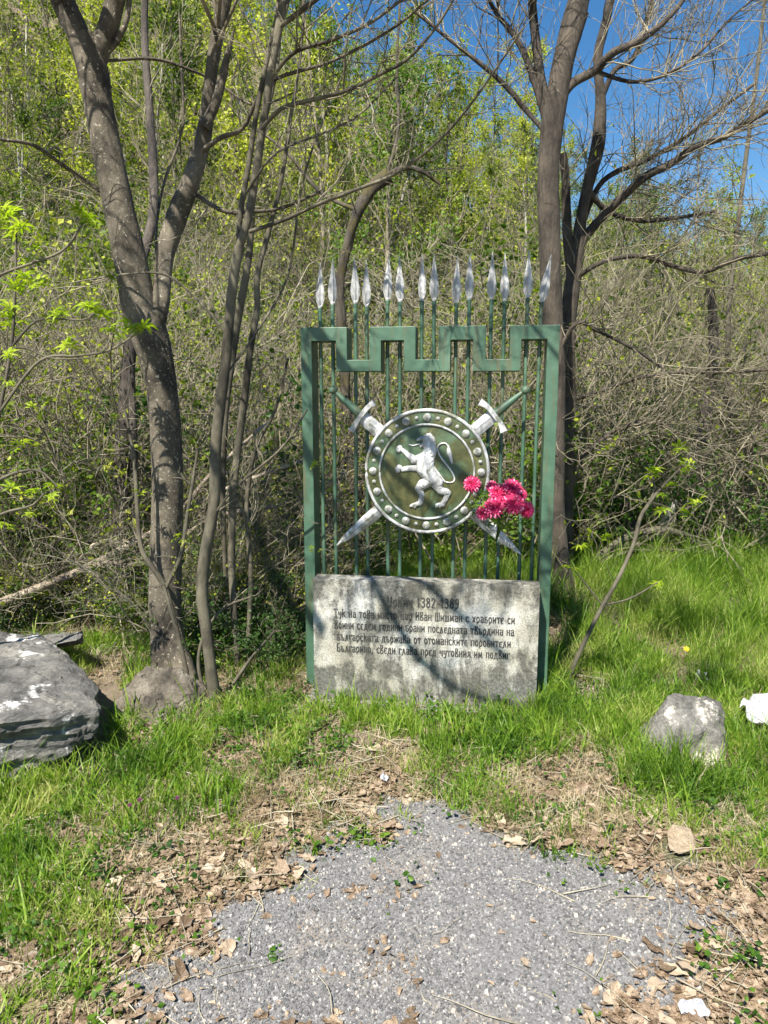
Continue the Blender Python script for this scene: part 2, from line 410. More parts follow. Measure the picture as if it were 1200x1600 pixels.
def catmull(pts, per=6):
    P = np.asarray(pts, float); n = len(P)
    E = np.concatenate([[2 * P[0] - P[1]], P, [2 * P[-1] - P[-2]]]); out = []
    for i in range(n - 1):
        p0, p1, p2, p3 = E[i:i + 4]
        for t in np.arange(per) / per:
            out.append(.5 * ((2 * p1) + (-p0 + p2) * t + (2 * p0 - 5 * p1 + 4 * p2 - p3) * t * t + (-p0 + 3 * p1 - 3 * p2 + p3) * t ** 3))
    out.append(P[-1]); return np.array(out)

# ------------------------------------------------------------------ terrain
def terrain():
    xs = np.concatenate([np.linspace(-140, -12, 70), np.linspace(-11.5, 11.5, 120), np.linspace(12, 140, 70)])
    ys = np.concatenate([np.linspace(-60, -4, 20), np.linspace(-3.5, 12, 120), np.linspace(12.5, 75, 90), np.linspace(78, 240, 40)])
    X, Y = np.meshgrid(xs, ys); Z = gz(X, Y) + (fbm(X * 6, Y * 6, 9, 3) - .5) * .02
    V = np.stack([X, Y, Z], -1).reshape(-1, 3); ny, nx = X.shape
    i = np.arange(ny * nx).reshape(ny, nx)
    Q = np.stack([i[:-1, :-1], i[:-1, 1:], i[1:, 1:], i[1:, :-1]], -1).reshape(-1, 4)
    return tag(link('ground', mesh_np('ground', V, Q, None, 'ground', True)), kind='structure')
ground = terrain()

# gravel patch: outline measured on the ground
gp_px = [(655, 1268), (700, 1262), (745, 1285), (800, 1300), (860, 1325), (935, 1335), (1000, 1360), (1050, 1400), (1090, 1430), (1105, 1470), (1060, 1520), (1030, 1560), (1010, 1600)]
gp_l = [(180, 1600), (280, 1550), (360, 1500), (370, 1440), (400, 1390), (440, 1370), (430, 1345), (480, 1325), (560, 1310), (620, 1300)]
gpoly = [on_ground(*p)[:2] for p in gp_px] + [np.array(p) for p in [(1.0, 1.2), (1.4, .2), (1.7, -2.5), (-2.2, -2.5), (-1.2, .2), (-.8, 1.2)]] + [on_ground(*p)[:2] for p in gp_l]
gpoly = np.array(gpoly)
gpoly = catmull(np.concatenate([gpoly, gpoly[:1]]), 5)[:-1]
def poly_sd(x, y):
    """signed distance to the gravel outline (negative inside)"""
    p = np.stack([x, y], -1)[..., None, :]; a = gpoly; b = np.roll(gpoly, -1, 0)
    ab = b - a; t = np.clip(((p - a) * ab).sum(-1) / (ab ** 2).sum(-1), 0, 1)
    d = np.sqrt(((p - a - t[..., None] * ab) ** 2).sum(-1)).min(-1)
    c = ((a[:, 1] > p[..., 1]) != (b[:, 1] > p[..., 1]))
    xx = a[:, 0] + (p[..., 1] - a[:, 1]) / (b[:, 1] - a[:, 1] + 1e-12) * ab[:, 0]
    ins = (c & (p[..., 0] < xx)).sum(-1) % 2 == 1
    return np.where(ins, -d, d)
def path_z(x, y, s): return gz(x, y) + .018 + np.clip(-s * .12, -.03, .012) + (fbm(x * 9, y * 9, 12, 3) - .5) * .008
def gravel():
    xs = np.arange(-2.3, 1.9, .03); ys = np.arange(-2.6, 2.75, .03)
    X, Y = np.meshgrid(xs, ys); S = poly_sd(X.ravel(), Y.ravel()).reshape(X.shape) + (fbm(X * 5, Y * 5, 31, 4) - .5) * .42
    Z = path_z(X, Y, S)
    ny, nx = X.shape; i = np.arange(ny * nx).reshape(ny, nx)
    Q = np.stack([i[:-1, :-1], i[:-1, 1:], i[1:, 1:], i[1:, :-1]], -1).reshape(-1, 4)
    keep = S.ravel()[Q].min(1) < 0.03
    V = np.stack([X, Y, Z], -1).reshape(-1, 3); Q = Q[keep]
    u, inv = np.unique(Q, return_inverse=True)
    tag(link('gravel_path', mesh_np('gravel_path', V[u], inv.reshape(-1, 4), None, 'gravel', True)), kind='structure')
gravel()
def chips():
    N = 120000
    x = RNG.uniform(-1.7, 1.5, N); y = 1.3 + 1.5 * RNG.uniform(0, 1, N) ** 1.25
    s = poly_sd(x, y) + (fbm(x * 5, y * 5, 31, 4) - .5) * .42
    p = np.where(s < 0, 1, np.clip(.6 - s * 2.2, 0.0, 1)) * np.clip(1.6 - fbm(x * 3.2, y * 3.2, 40, 3) * 1.5, .25, 1)
    k = RNG.uniform(0, 1, N) < p; s_ = s; x = x[k]; y = y[k]; N = len(x)
    r = RNG.uniform(.0014, .0044, N) * np.where(RNG.uniform(0, 1, N) < .06, 1.7, 1)
    c = np.stack([x, y, path_z(x, y, s_[k]) + r * .25], -1)
    base = np.array([(-1, -.8, -.6), (1, -.9, -.6), (.8, 1, -.6), (-.9, .8, -.6), (-.6, -.6, .6), (.7, -.5, .5), (.5, .6, .7), (-.6, .5, .5)])
    V = base[None] * (1 + RNG.normal(0, .22, (N, 8, 3))) * r[:, None, None]
    a = RNG.uniform(0, 6.28, N); ca, sa = np.cos(a), np.sin(a)
    V = np.stack([V[..., 0] * ca[:, None] - V[..., 1] * sa[:, None], V[..., 0] * sa[:, None] + V[..., 1] * ca[:, None], V[..., 2]], -1) + c[:, None]
    q = np.array([(4, 5, 6, 7), (0, 1, 5, 4), (1, 2, 6, 5), (2, 3, 7, 6), (3, 0, 4, 7)])
    Q = (np.arange(N)[:, None, None] * 8 + q[None]).reshape(-1, 4)
    tag(link('gravel_chips', mesh_np('gravel_chips', V.reshape(-1, 3), Q, None, 'pebble', False, np.repeat(RNG.uniform(0, 1, N), 5))),
        'loose grey crushed stone chips covering the path', 'gravel', kind='stuff')
chips()

# ------------------------------------------------------------------ the memorial grille
TH = R(7.5)
C0 = np.array([on_ground(671, 1085)[0], 3.73, 0.])
EX = np.array([math.cos(TH), -math.sin(TH), 0]); EYv = np.array([math.sin(TH), math.cos(TH), 0])
def loc(px, py, n=0.0):
    """(u, z) on the plane of the grille, n metres in front of its face"""
    o = np.array([0, 0, EYE]); d = ray(px, py); pl = C0 - EYv * n
    t = ((pl - o) @ EYv) / (d @ EYv); p = o + d * t - C0
    return float(p @ EX), float(p[2])
grille = thing('memorial_grille', 'green iron gate-like memorial frame with spears, crossed swords and a round lion shield', 'memorial', C0, -TH)
def z1(px, py): p = (480 + (px - 0), py); return loc(*p)
Zx = lambda zx: 440 + zx / 2.609
Zy = lambda zy: 380 + zy / 2.609
uu = lambda zx, zy=430: loc(Zx(zx), Zy(zy))[0]
ztop = loc(671, 509.5)[1]; zrb = loc(671, Zy(395))[1]; zlt = loc(671, Zy(474))[1]; zlb = loc(671, Zy(522))[1]
D = .15
ux = [uu(v) for v in (78, 122, 222, 266, 358, 405, 498, 546, 640, 688, 780, 832, 930, 977, 1082, 1133)]
rails = []
def part_box(name, x0, x1, z0, z1_, y0=0, y1=D, mat='iron', bw=.003):
    b = Buf(); box(b, x0, x1, y0, y1, z0, z1_); o = link(name, b.mesh(name, mat), grille); bevel(o, bw); return o
e = .001

def frame_mesh():
    import bmesh as _bm
    P = [(ux[0], -.03), (ux[0], ztop)]
    for a in (3, 7, 11):
        P += [(ux[a], ztop), (ux[a], zlt), (ux[a + 1], zlt), (ux[a + 1], ztop)]
    P += [(ux[15], ztop), (ux[15], -.03), (ux[14], -.03), (ux[14], zrb), (ux[13], zrb)]
    P[-1] = (ux[13], zrb)
    for a in (13, 9, 5):
        P += [(ux[a], zlb)] if a == 13 else [(ux[a + 1], zrb), (ux[a], zrb), (ux[a], zlb)]
        P += [(ux[a - 3], zlb)]
        P += [(ux[a - 3], zrb)]
    P += [(ux[1], zrb), (ux[1], -.03)]
    Q = []
    for p in P:
        if not Q or abs(p[0] - Q[-1][0]) + abs(p[1] - Q[-1][1]) > 1e-6: Q.append(p)
    bm = _bm.new(); vs = [bm.verts.new((x, 0, z)) for x, z in Q]; f = bm.faces.new(vs)
    r_ = _bm.ops.extrude_face_region(bm, geom=[f]); _bm.ops.translate(bm, verts=[v for v in r_['geom'] if isinstance(v, _bm.types.BMVert)], vec=(0, D, 0))
    _bm.ops.recalc_face_normals(bm, faces=bm.faces[:]); me = bpy.data.meshes.new('frame'); bm.to_mesh(me); bm.free(); me.materials.append(M['iron']); return me
bevel(link('frame', frame_mesh(), grille), .0025)
part_box('bottom_rail', ux[1] + e, ux[14] - e, .10, .16)
# spears
sp_top = [(500.6, 409), (519.3, 403), (556.1, 401), (573, 406), (605.6, 396), (624.7, 398), (659.6, 396), (678, 396), (712.9, 399), (733.2, 393.5), (767.3, 393), (788, 395), (824, 390), (857, 396)]
sp_bot = [507, 526, 557, 575, 607, 625, 657, 676, 708, 726, 758, 777.5, 811, 830]
sp_x = [500.6, 519.8, 555.5, 573, 605.5, 625, 659, 678, 712.5, 732.5, 767, 787.5, 823, 844]
def spearhead():
    prof = [(0, .009), (.012, .011), (.02, .014), (.045, .0225), (.08, .023), (.11, .0185), (.16, .0105), (.21, .004), (.232, .0006)]
    V = []; n = 8
    for h, r in prof:
        for k in range(n):
            a = k * 2 * math.pi / n
            rr = r * (1.0 if k % 4 == 0 else (.62 if k % 4 == 2 else .60))
            x = math.cos(a) * rr; y = math.sin(a) * (rr if k % 4 == 2 else rr * .55)
            if h < .015: x = math.cos(a) * r; y = math.sin(a) * r
            V.append((x, y, h))
    Q = [(j * n + k, j * n + (k + 1) % n, (j + 1) * n + (k + 1) % n, (j + 1) * n + k) for j in range(len(prof) - 1) for k in range(n)]
    return mesh_np('spear_head', V, Q, None, 'silver', False)
head_me = spearhead()
for i in range(14):
    u0 = loc(sp_x[i], 509, -.07)[0]; ub = loc(sp_bot[i], 895, -.07)[0]
    u, zt = loc(sp_top[i][0], sp_top[i][1], -.07)
    zh = zt - .232
    path = catmull([(ub, .07, .14), ((u0 + ub) / 2, .07 + RNG.normal(0, .003), .9), (u0, .07, ztop - .02), (u0 + (u - u0) * .15 if i == 13 else u0, .07, zh)], 8)
    V, Q = tubes(path[None], np.full((1, len(path)), .0098), 10)
    s = link('spear', mesh_np('spear', V, Q, None, 'iron', True), grille)
    h = link('spear_head', head_me, s); h.location = tuple(path[-1])
    h.rotation_euler = (RNG.normal(0, .012), .16 if i == 13 else RNG.normal(0, .012), RNG.normal(0, .25))
    b = Buf(); V, Q = tubes(np.array([[(0, 0, -.012), (0, 0, .004)]]) + path[-1], np.array([[.0115, .0115]]), 10); b.add(V, Q)
    link('collar', b.mesh('collar', 'iron', True), s)
# swords
NS = .045
Sx = lambda x, y, n=NS: loc(500 + x / 3.333, 580 + y / 3.333, n)
def lp(p, n): return np.array([p[0], -n, p[1]])
def sword(pommel, guard_c, tip, gpts, nn, bw0, label=None):
    P = np.array(Sx(*pommel, nn)); G = np.array(Sx(*guard_c, nn)); T = np.array(Sx(*tip, nn))
    ax = (T - P) / np.linalg.norm(T - P); pr = np.array([-ax[1], ax[0]])
    root = link('sword', None, grille)
    def L3(p2, n): return (p2[0], -n, p2[1])
    # blade, diamond section with a raised midrib and bevelled edges
    Ln = float((T - G) @ ax); Q = []; V = []
    st = [0, .02, .3, .6, .78, .88, .95, 1]; wd = [1, 1, 1, .98, .9, .7, .42, .02]
    for s_, w_ in zip(st, wd):
        c = G + ax * Ln * s_
        for off, hh in ((-1, 0), (-.55, .007), (-.06, .011), (0, .006), (.06, .011), (.55, .007), (1, 0), (.55, -.006), (-.55, -.006)):
            V.append(L3(c + pr * off * bw0 * w_, nn + hh * min(1, w_ * 1.5)))
    m = 9
    for j in range(len(st) - 1):
        for k in range(m): Q.append((j * m + k, j * m + (k + 1) % m, (j + 1) * m + (k + 1) % m, (j + 1) * m + k))
    link('blade', mesh_np('blade', V, Q, None, 'silver', False), root)
    pts = np.array([L3(P + (G - P) * t, nn) for t in (0.04, .12, .3, .6, .9, 1)])
    V, Q = tubes(pts[None], np.array([[.006, .011, .0145, .019, .024, .0255]]), 14)
    link('grip', mesh_np('grip', V, Q, None, 'iron', True), root)
    import bmesh as _bm
    bm = _bm.new(); _bm.ops.create_uvsphere(bm, u_segments=16, v_segments=10, radius=.022); me = bpy.data.meshes.new('pommel'); bm.to_mesh(me); bm.free()
    me.materials.append(M['iron']); me.polygons.foreach_set('use_smooth', [True] * len(me.polygons))
    o = link('pommel', me, root); o.location = L3(P, nn)
    g = catmull([L3(Sx(*q, nn), nn + .004) for q in gpts], 6); mid = len(g) // 2
    V = []; Q = []
    tg = np.gradient(g, axis=0); tg = unit(tg)
    sd_ = np.stack([-tg[:, 2], np.zeros(len(g)), tg[:, 0]], 1)
    for i_, c in enumerate(g):
        f = abs(i_ / (len(g) - 1) * 2 - 1); hw = .012 + .007 * f ** 4
        for a, b2 in ((-1, -1), (1, -1), (1, 1), (-1, 1)):
            V.append(c + sd_[i_] * hw * a + np.array([0, .022 * b2, 0]))
    n_ = len(g)
    Q = [(j * 4 + k, j * 4 + (k + 1) % 4, (j + 1) * 4 + (k + 1) % 4, (j + 1) * 4 + k) for j in range(n_ - 1) for k in range(4)] + [(0, 3, 2, 1), ((n_ - 1) * 4, (n_ - 1) * 4 + 1, (n_ - 1) * 4 + 2, (n_ - 1) * 4 + 3)]
    bevel(link('guard', mesh_np('guard', V, Q, None, 'silver', False), root), .003)
    return root
sword((68, 98), (222, 238), (1052, 952), [(285, 165), (252, 188), (212, 238), (188, 275), (165, 312)], .030, .034)
sword((1070, 98), (905, 228), (88, 912), [(832, 160), (872, 185), (915, 238), (940, 272), (958, 316)], .048, .034)
# shield
SU, SZ = loc(666.5, 737.5, .075); SR = abs(loc(666.5 + 98, 737.5, .075)[0] - SU)
shield = link('shield', None, grille)
def disc():
    V = []; Q = []; T = []; nr, na = 26, 96
    V.append((0, -.022, 0))
    for i in range(1, nr + 1):
        f = i / nr; r = SR * f
        y = -.022 * (1 - f ** 2) if f < .77 else -.022 * (1 - f ** 2) - .003
        for k in range(na):
            a = 2 * math.pi * k / na; V.append((r * math.cos(a), y + (mnoise.noise(Vector((r * math.cos(a) * 9, 3, r * math.sin(a) * 9)))) * .003, r * math.sin(a)))
    for k in range(na): T.append((0, 1 + (k + 1) % na, 1 + k))
    for i in range(nr - 1):
        for k in range(na):
            a = 1 + i * na + k; b = 1 + i * na + (k + 1) % na; Q.append((a, b, b + na, a + na))
    # folded back edge
    n0 = len(V)
    for k in range(na):
        a = 2 * math.pi * k / na; V.append((SR * .99 * math.cos(a), .02, SR * .99 * math.sin(a)))
    for k in range(na):
        a = 1 + (nr - 1) * na + k; b = 1 + (nr - 1) * na + (k + 1) % na; Q.append((a, b, n0 + (k + 1) % na, n0 + k))
    return mesh_np('plate', V, Q, T, 'shield', True)
shield.location = (SU, -.062, SZ)
link('plate', disc(), shield)
def ring(name, rad, tr, y):
    a = np.linspace(0, 2 * math.pi, 121); P = np.stack([rad * np.cos(a), np.full_like(a, y), rad * np.sin(a)], -1)
    V, Q = tubes(P[None], np.full((1, 121), tr), 8, .05); link(name, mesh_np(name, V, Q, None, 'silver', True), shield)
ring('rim', SR - .004, .0085, -.004); ring('inner_ring', SR * .762, .0058, -.014)
def dome(r, h):
    V = [(0, -h, 0)]; T = []; Q = []; na = 16
    for i in range(1, 6):
        f = math.pi / 2 * i / 5
        for k in range(na):
            a = 2 * math.pi * k / na; V.append((r * math.sin(f) * math.cos(a), -h * math.cos(f), r * math.sin(f) * math.sin(a)))
    for k in range(na): T.append((0, 1 + (k + 1) % na, 1 + k))
    for i in range(4):
        for k in range(na):
            a = 1 + i * na + k; b = 1 + i * na + (k + 1) % na; Q.append((a, b, b + na, a + na))
    return mesh_np('stud', V, Q, T, 'silver', True)
big_me, small_me = dome(.0205, .015), dome(.0105, .009)
for k in range(32):
    a = 2 * math.pi * k / 32 + math.pi / 2; rr = SR * .872
    o = link('stud', big_me if k % 2 == 0 else small_me, shield); o.location = (rr * math.cos(a), -.008, rr * math.sin(a))
    o.rotation_euler = (0, random.uniform(0, 6), 0)
def lion():
    segs = []
    def S(pts, h=1.0):
        for (a, b) in zip(pts[:-1], pts[1:]): segs.append((a, b, h))
    S([(592, 232, 34), (585, 262, 34)], 1.5); S([(575, 236, 24), (535, 242, 16), (500, 256, 9)], 1.6); S([(560, 288, 22), (530, 312, 10)], 1.4); S([(608, 205, 9), (622, 222, 10)], 3.0)
    S([(600, 265, 58), (612, 345, 60), (590, 410, 62)]); S([(565, 410, 52), (505, 415, 34), (465, 440, 24)])
    S([(575, 430, 66), (570, 500, 68), (625, 575, 56), (680, 625, 42)])
    S([(485, 430, 28), (425, 388, 22), (372, 345, 17)], .8); S([(350, 325, 22), (340, 350, 18)], 1.1); S([(345, 312, 9), (330, 320, 9), (322, 345, 8)], 1.3)
    S([(500, 500, 26), (430, 500, 20), (375, 512, 17)], .8); S([(345, 500, 24), (338, 520, 18)], 1.1); S([(335, 488, 9), (318, 505, 9), (325, 535, 8)], 1.3)
    S([(615, 600, 42), (545, 640, 38), (512, 675, 26)], 1.1); S([(518, 675, 27), (545, 735, 20), (532, 790, 20)], .9); S([(530, 800, 20), (500, 812, 17), (455, 828, 13)], .9)
    S([(470, 812, 9), (445, 830, 9)], 1.5); S([(500, 820, 8), (480, 845, 8)], 1.5)
    S([(660, 620, 44), (700, 690, 28), (755, 702, 27)], 1.1); S([(768, 712, 25), (742, 775, 18), (725, 800, 18)], .9); S([(725, 812, 18), (675, 820, 14)], .9)
    S([(690, 805, 8), (668, 832, 8)], 1.5); S([(720, 810, 8), (700, 836, 8)], 1.5)
    tail = catmull([(738, 610), (770, 618), (805, 615), (822, 590), (800, 528), (740, 450), (692, 385), (673, 325), (700, 288), (742, 285), (768, 318)], 4)
    S([(x, y, 6.5) for x, y in tail], 1.6); S([(640, 480, 7), (700, 560, 7), (738, 610, 7)], 1.6)
    S([(765, 305, 8), (772, 360, 20), (800, 452, 7)], 1.0)
    S([(430, 297, 4), (462, 306, 5), (520, 292, 5)], 1.6)
    xs = np.arange(290, 850, 3.0); ys = np.arange(180, 870, 3.0); X, Y = np.meshgrid(xs, ys); H = np.zeros_like(X)
    for (a, b, h) in segs:
        ax_, ay, ar = a; bx, by, br = b; dx, dy = bx - ax_, by - ay
        t = np.clip(((X - ax_) * dx + (Y - ay) * dy) / (dx * dx + dy * dy + 1e-9), 0, 1)
        r = (ar + (br - ar) * t) * (1.13 if ar > 10 and ay > 425 else (.93 if ar > 30 else 1.0)); d2 = (X - ax_ - t * dx) ** 2 + (Y - ay - t * dy) ** 2
        hh = np.sqrt(np.clip(r * r - d2, 0, None)) * h
        H = np.maximum(H, hh) + .12 * np.minimum(H, hh)
    mane = (X > 540) & (Y < 470) & (Y > 200) & (X < 690)
    H = np.where(H > 0, H + mane * (np.abs(np.sin(X * .11 + np.sin(Y * .07) * 1.6)) ** .5 * np.abs(np.sin(Y * .085 + X * .05)) ** .5 - .5) * 7, 0)
    H = np.where(H > 0, np.maximum(H + (vnoise(X * .08, Y * .08, 3) - .5) * 6, 2), 0)
    sc = SR * 2 / (196 * 5.4545)
    k = np.array([-1, 0, 1])
    cx, cy = (666.5 - 560) * 5.4545, (737.5 - 640) * 5.4545
    LX = (X - cx) * sc; LZ = -(Y - cy) * sc
    dish = -.022 * (1 - (LX ** 2 + LZ ** 2) / SR ** 2)
    LY = np.where(H > 0, dish - .003 - np.minimum(H, 75) * sc * .62, dish + .002)
    V = np.stack([LX, LY, LZ], -1).reshape(-1, 3); ny, nx = X.shape; i = np.arange(ny * nx).reshape(ny, nx)
    Q = np.stack([i[:-1, :-1], i[1:, :-1], i[1:, 1:], i[:-1, 1:]], -1).reshape(-1, 4)
    Q = Q[(H.ravel()[Q] > 0).any(1)]; u, inv = np.unique(Q, return_inverse=True)
    return mesh_np('lion', V[u], inv.reshape(-1, 4), None, 'silver_lion', True)
tag(link('lion', lion(), shield), 'silver relief of a rampant lion')

# ------------------------------------------------------------------ stone plaque
NP = .17
pu0, _ = loc(490, 1000, NP); pu1, _ = loc(841, 1000, NP); pzt = loc(665, 910, NP)[1]
plaque = thing('stone_plaque', 'grey weathered marble slab with a carved Cyrillic inscription in front of the green grille', 'plaque', C0 - EYv * NP, -TH)
def slab():
    nx, nz = 90, 60; V = []; Q = []
    xs = np.linspace(pu0, pu1, nx); zs = np.linspace(-.03, pzt, nz)
    X, Z = np.meshgrid(xs, zs)
    ed = np.minimum.reduce([X - pu0, pu1 - X, pzt - Z]); chip = np.where(ed < .003, .004, 0.) * (vnoise(X * 30, Z * 30, 4) > .35)
    Yf = (fbm(X * 12, Z * 12, 8, 3) - .5) * .003 + chip
    V = np.stack([X, Yf, Z], -1).reshape(-1, 3); i = np.arange(nx * nz).reshape(nz, nx)
    b = Buf(); b.add(V, np.stack([i[:-1, :-1], i[:-1, 1:], i[1:, 1:], i[1:, :-1]], -1).reshape(-1, 4))
    def strip(A, B): 
        n = len(A); b.add(np.concatenate([A, B]), [(j, j + 1, n + j + 1, n + j) for j in range(n - 1)])
    back = np.array([0, .115, 0])
    top = V[i[-1]]; strip(top, top * [1, 0, 1] + back + [0, 0, -.004])
    for e_ in (V[i[:, 0]], V[i[:, -1]]): strip(e_, e_ * [1, 0, 1] + back)
    bk = np.array([(pu0, .115, -.03), (pu1, .115, -.03), (pu1, .115, pzt - .004), (pu0, .115, pzt - .004)]); b.add(bk, [(1, 0, 3, 2)])
    return b.mesh('slab', 'plaque')
link('slab', slab(), plaque)
GL = {
 'а': (.46, [[(.06, .56), (.16, .68), (.32, .66), (.38, .55), (.38, .06), (.45, 0)], [(.38, .4), (.18, .38), (.06, .26), (.08, .06), (.2, 0), (.38, .12)]]),
 'б': (.46, [[(.42, .72), (.08, .72), (.08, 0), (.3, 0), (.4, .1), (.4, .3), (.3, .4), (.08, .4)]]),
 'в': (.48, [[(.1, 1), (.08, 0), (.32, 0), (.42, .1), (.42, .28), (.28, .4), (.1, .42)], [(.1, 1), (.3, .98), (.38, .86), (.3, .6), (.1, .42)]]),
 'г': (.38, [[(.08, 0), (.08, .68), (.36, .68), (.36, .58)]]),
 'д': (.52, [[(.02, -.12), (.04, .02), (.48, .02), (.5, -.12)], [(.12, .02), (.2, .68), (.4, .68), (.4, .02)]]),
 'е': (.42, [[(.38, .6), (.26, .68), (.12, .62), (.06, .4), (.08, .12), (.2, 0), (.38, .06)], [(.08, .36), (.32, .36)]]),
 'ж': (.62, [[(.31, 0), (.31, .68)], [(.04, .68), (.14, .4), (.31, .36), (.48, .4), (.58, .68)], [(.04, 0), (.14, .32), (.31, .36), (.48, .32), (.58, 0)]]),
 'и': (.48, [[(.08, .68), (.08, 0)], [(.4, .68), (.4, 0)], [(.08, .2), (.4, .5)]]),
 'к': (.46, [[(.08, 1), (.08, 0)], [(.38, .66), (.1, .34), (.28, .34), (.42, 0)]]),
 'л': (.5, [[(-.02, -.08), (.1, .02), (.22, .68), (.26, .68), (.42, 0)]]),
 'м': (.58, [[(.06, 0), (.1, .68), (.28, .12), (.46, .68), (.52, 0)]]),
 'н': (.48, [[(.08, .68), (.08, 0)], [(.4, .68), (.4, 0)], [(.08, .36), (.4, .36)]]),
 'о': (.46, [[(.22, .68), (.08, .56), (.06, .34), (.08, .12), (.22, 0), (.36, .12), (.4, .34), (.36, .56), (.22, .68)]]),
 'п': (.48, [[(.08, 0), (.08, .68), (.4, .68), (.4, 0)]]),
 'р': (.46, [[(.1, -.24), (.1, .1), (.22, 0), (.36, .1), (.4, .34), (.36, .56), (.22, .68), (.08, .56), (.06, .34), (.1, .1)]]),
 'с': (.42, [[(.38, .58), (.26, .68), (.12, .62), (.06, .36), (.1, .08), (.24, 0), (.38, .08)]]),
 'т': (.44, [[(.02, .58), (.04, .68), (.4, .68), (.42, .58)], [(.22, .68), (.22, 0)]]),
 'у': (.44, [[(.06, .68), (.1, .3), (.32, .24)], [(.38, .68), (.34, 0), (.2, -.2), (.08, -.16)]]),
 'х': (.46, [[(.06, .68), (.4, 0)], [(.4, .68), (.06, 0)]]),
 'ц': (.5, [[(.08, .68), (.08, 0), (.44, 0), (.46, -.14)], [(.38, .68), (.38, 0)]]),
 'ч': (.46, [[(.08, .68), (.1, .36), (.38, .36)], [(.38, .68), (.38, 0)]]),
 'ш': (.62, [[(.08, .68), (.08, 0), (.54, 0), (.54, .68)], [(.31, .68), (.31, 0)]]),
 'ъ': (.5, [[(.0, .6), (.02, .68), (.14, .68), (.14, 0), (.34, 0), (.42, .12), (.38, .32), (.14, .36)]]),
 'я': (.46, [[(.4, -.02), (.38, .68), (.14, .66), (.08, .5), (.16, .36), (.38, .34)], [(.24, .34), (.04, 0)]]),
 'Т': (.5, [[(.02, .86), (.04, 1), (.46, 1), (.48, .86)], [(.25, 1), (.25, 0)]]),
 'И': (.54, [[(.08, 1), (.08, 0)], [(.46, 1), (.46, 0)], [(.08, .3), (.46, .72)]]),
 'Ш': (.66, [[(.08, 1), (.08, 0), (.58, 0), (.58, 1)], [(.33, 1), (.33, 0)]]),
 'Б': (.5, [[(.44, .98), (.08, 1), (.08, 0), (.32, 0), (.44, .12), (.42, .38), (.3, .48), (.08, .48)]]),
 'У': (.54, [[(.06, 1), (.1, .5), (.42, .4)], [(.46, 1), (.42, .1), (.3, -.06), (.12, 0)]]),
 '1': (.34, [[(.06, .8), (.18, 1), (.18, 0)], [(.08, 0), (.28, 0)]]),
 '3': (.46, [[(.06, .9), (.2, 1), (.36, .9), (.36, .64), (.18, .54), (.38, .4), (.38, .12), (.22, 0), (.06, .1)]]),
 '8': (.48, [[(.24, .54), (.1, .68), (.1, .88), (.24, 1), (.38, .88), (.38, .68), (.24, .54), (.08, .38), (.08, .12), (.24, 0), (.4, .12), (.4, .38), (.24, .54)]]),
 '2': (.46, [[(.06, .8), (.12, .96), (.26, 1), (.38, .86), (.34, .6), (.06, 0), (.4, 0)]]),
 '9': (.46, [[(.38, .6), (.24, .46), (.1, .56), (.08, .84), (.2, 1), (.34, .94), (.38, .7), (.34, .2), (.2, 0), (.08, .06)]]),
 '-': (.36, [[(.04, .42), (.32, .42)]]), ',': (.2, [[(.1, .06), (.06, -.12)]]), '.': (.2, [[(.06, .03), (.12, .03)]]), ' ': (.3, []),
}
def text_line(s, p0, p1, cap, sw=.010):
    """one carved line: from pixel p0 to pixel p1 (baseline ends), cap height in metres"""
    u0, z0 = loc(*p0, NP); u1, z1_ = loc(*p1, NP); z = (z0 + z1_) / 2
    gap = .10; tot = sum(GL[c][0] + gap for c in s) - gap; sx = (u1 - u0) / tot; b = Buf(); x = 0
    for c in s:
        for st in GL[c][1]:
            pts = np.array([(u0 + (x + a) * sx, z + d * cap) for a, d in st])
            for j, (p, q) in enumerate(zip(pts[:-1], pts[1:])):
                d = q - p; L = np.linalg.norm(d) + 1e-9; d /= L; nrm = np.array([-d[1], d[0]])
                wd = sw * (.5 if abs(d[1]) < .5 else 1.) * cap / .05 * .31
                a_, b_ = p - d * wd * .5, q + d * wd * .5
                y = -.0026 - .00012 * (j % 3)
                V = [(a_[0] + nrm[0] * wd, y, a_[1] + nrm[1] * wd), (a_[0] - nrm[0] * wd, y, a_[1] - nrm[1] * wd), (b_[0] - nrm[0] * wd, y, b_[1] - nrm[1] * wd), (b_[0] + nrm[0] * wd, y, b_[1] + nrm[1] * wd)]
                b.add(V, [(0, 1, 2, 3)])
        x += GL[c][0] + gap
    link('inscription', b.mesh('inscription', 'ink'), plaque)['kind'] = 'stuff'
PX = lambda zx, zy: (460 + zx / 2.857, 860 + zy / 2.857)
text_line('Урвич 1382-1389', PX(415, 248), PX(735, 258), .048)
text_line('Тук на това място цар Иван Шишман с храбрите си', PX(178, 291), PX(983, 332), .042)
text_line('воини седем години брани последната твърдина на', PX(180, 343), PX(980, 384), .042)
text_line('българската държава от отоманските поробители', PX(191, 395), PX(965, 437), .042)
text_line('Българино, сведи глава пред чутовния им подвиг.', PX(190, 446), PX(969, 488), .042)
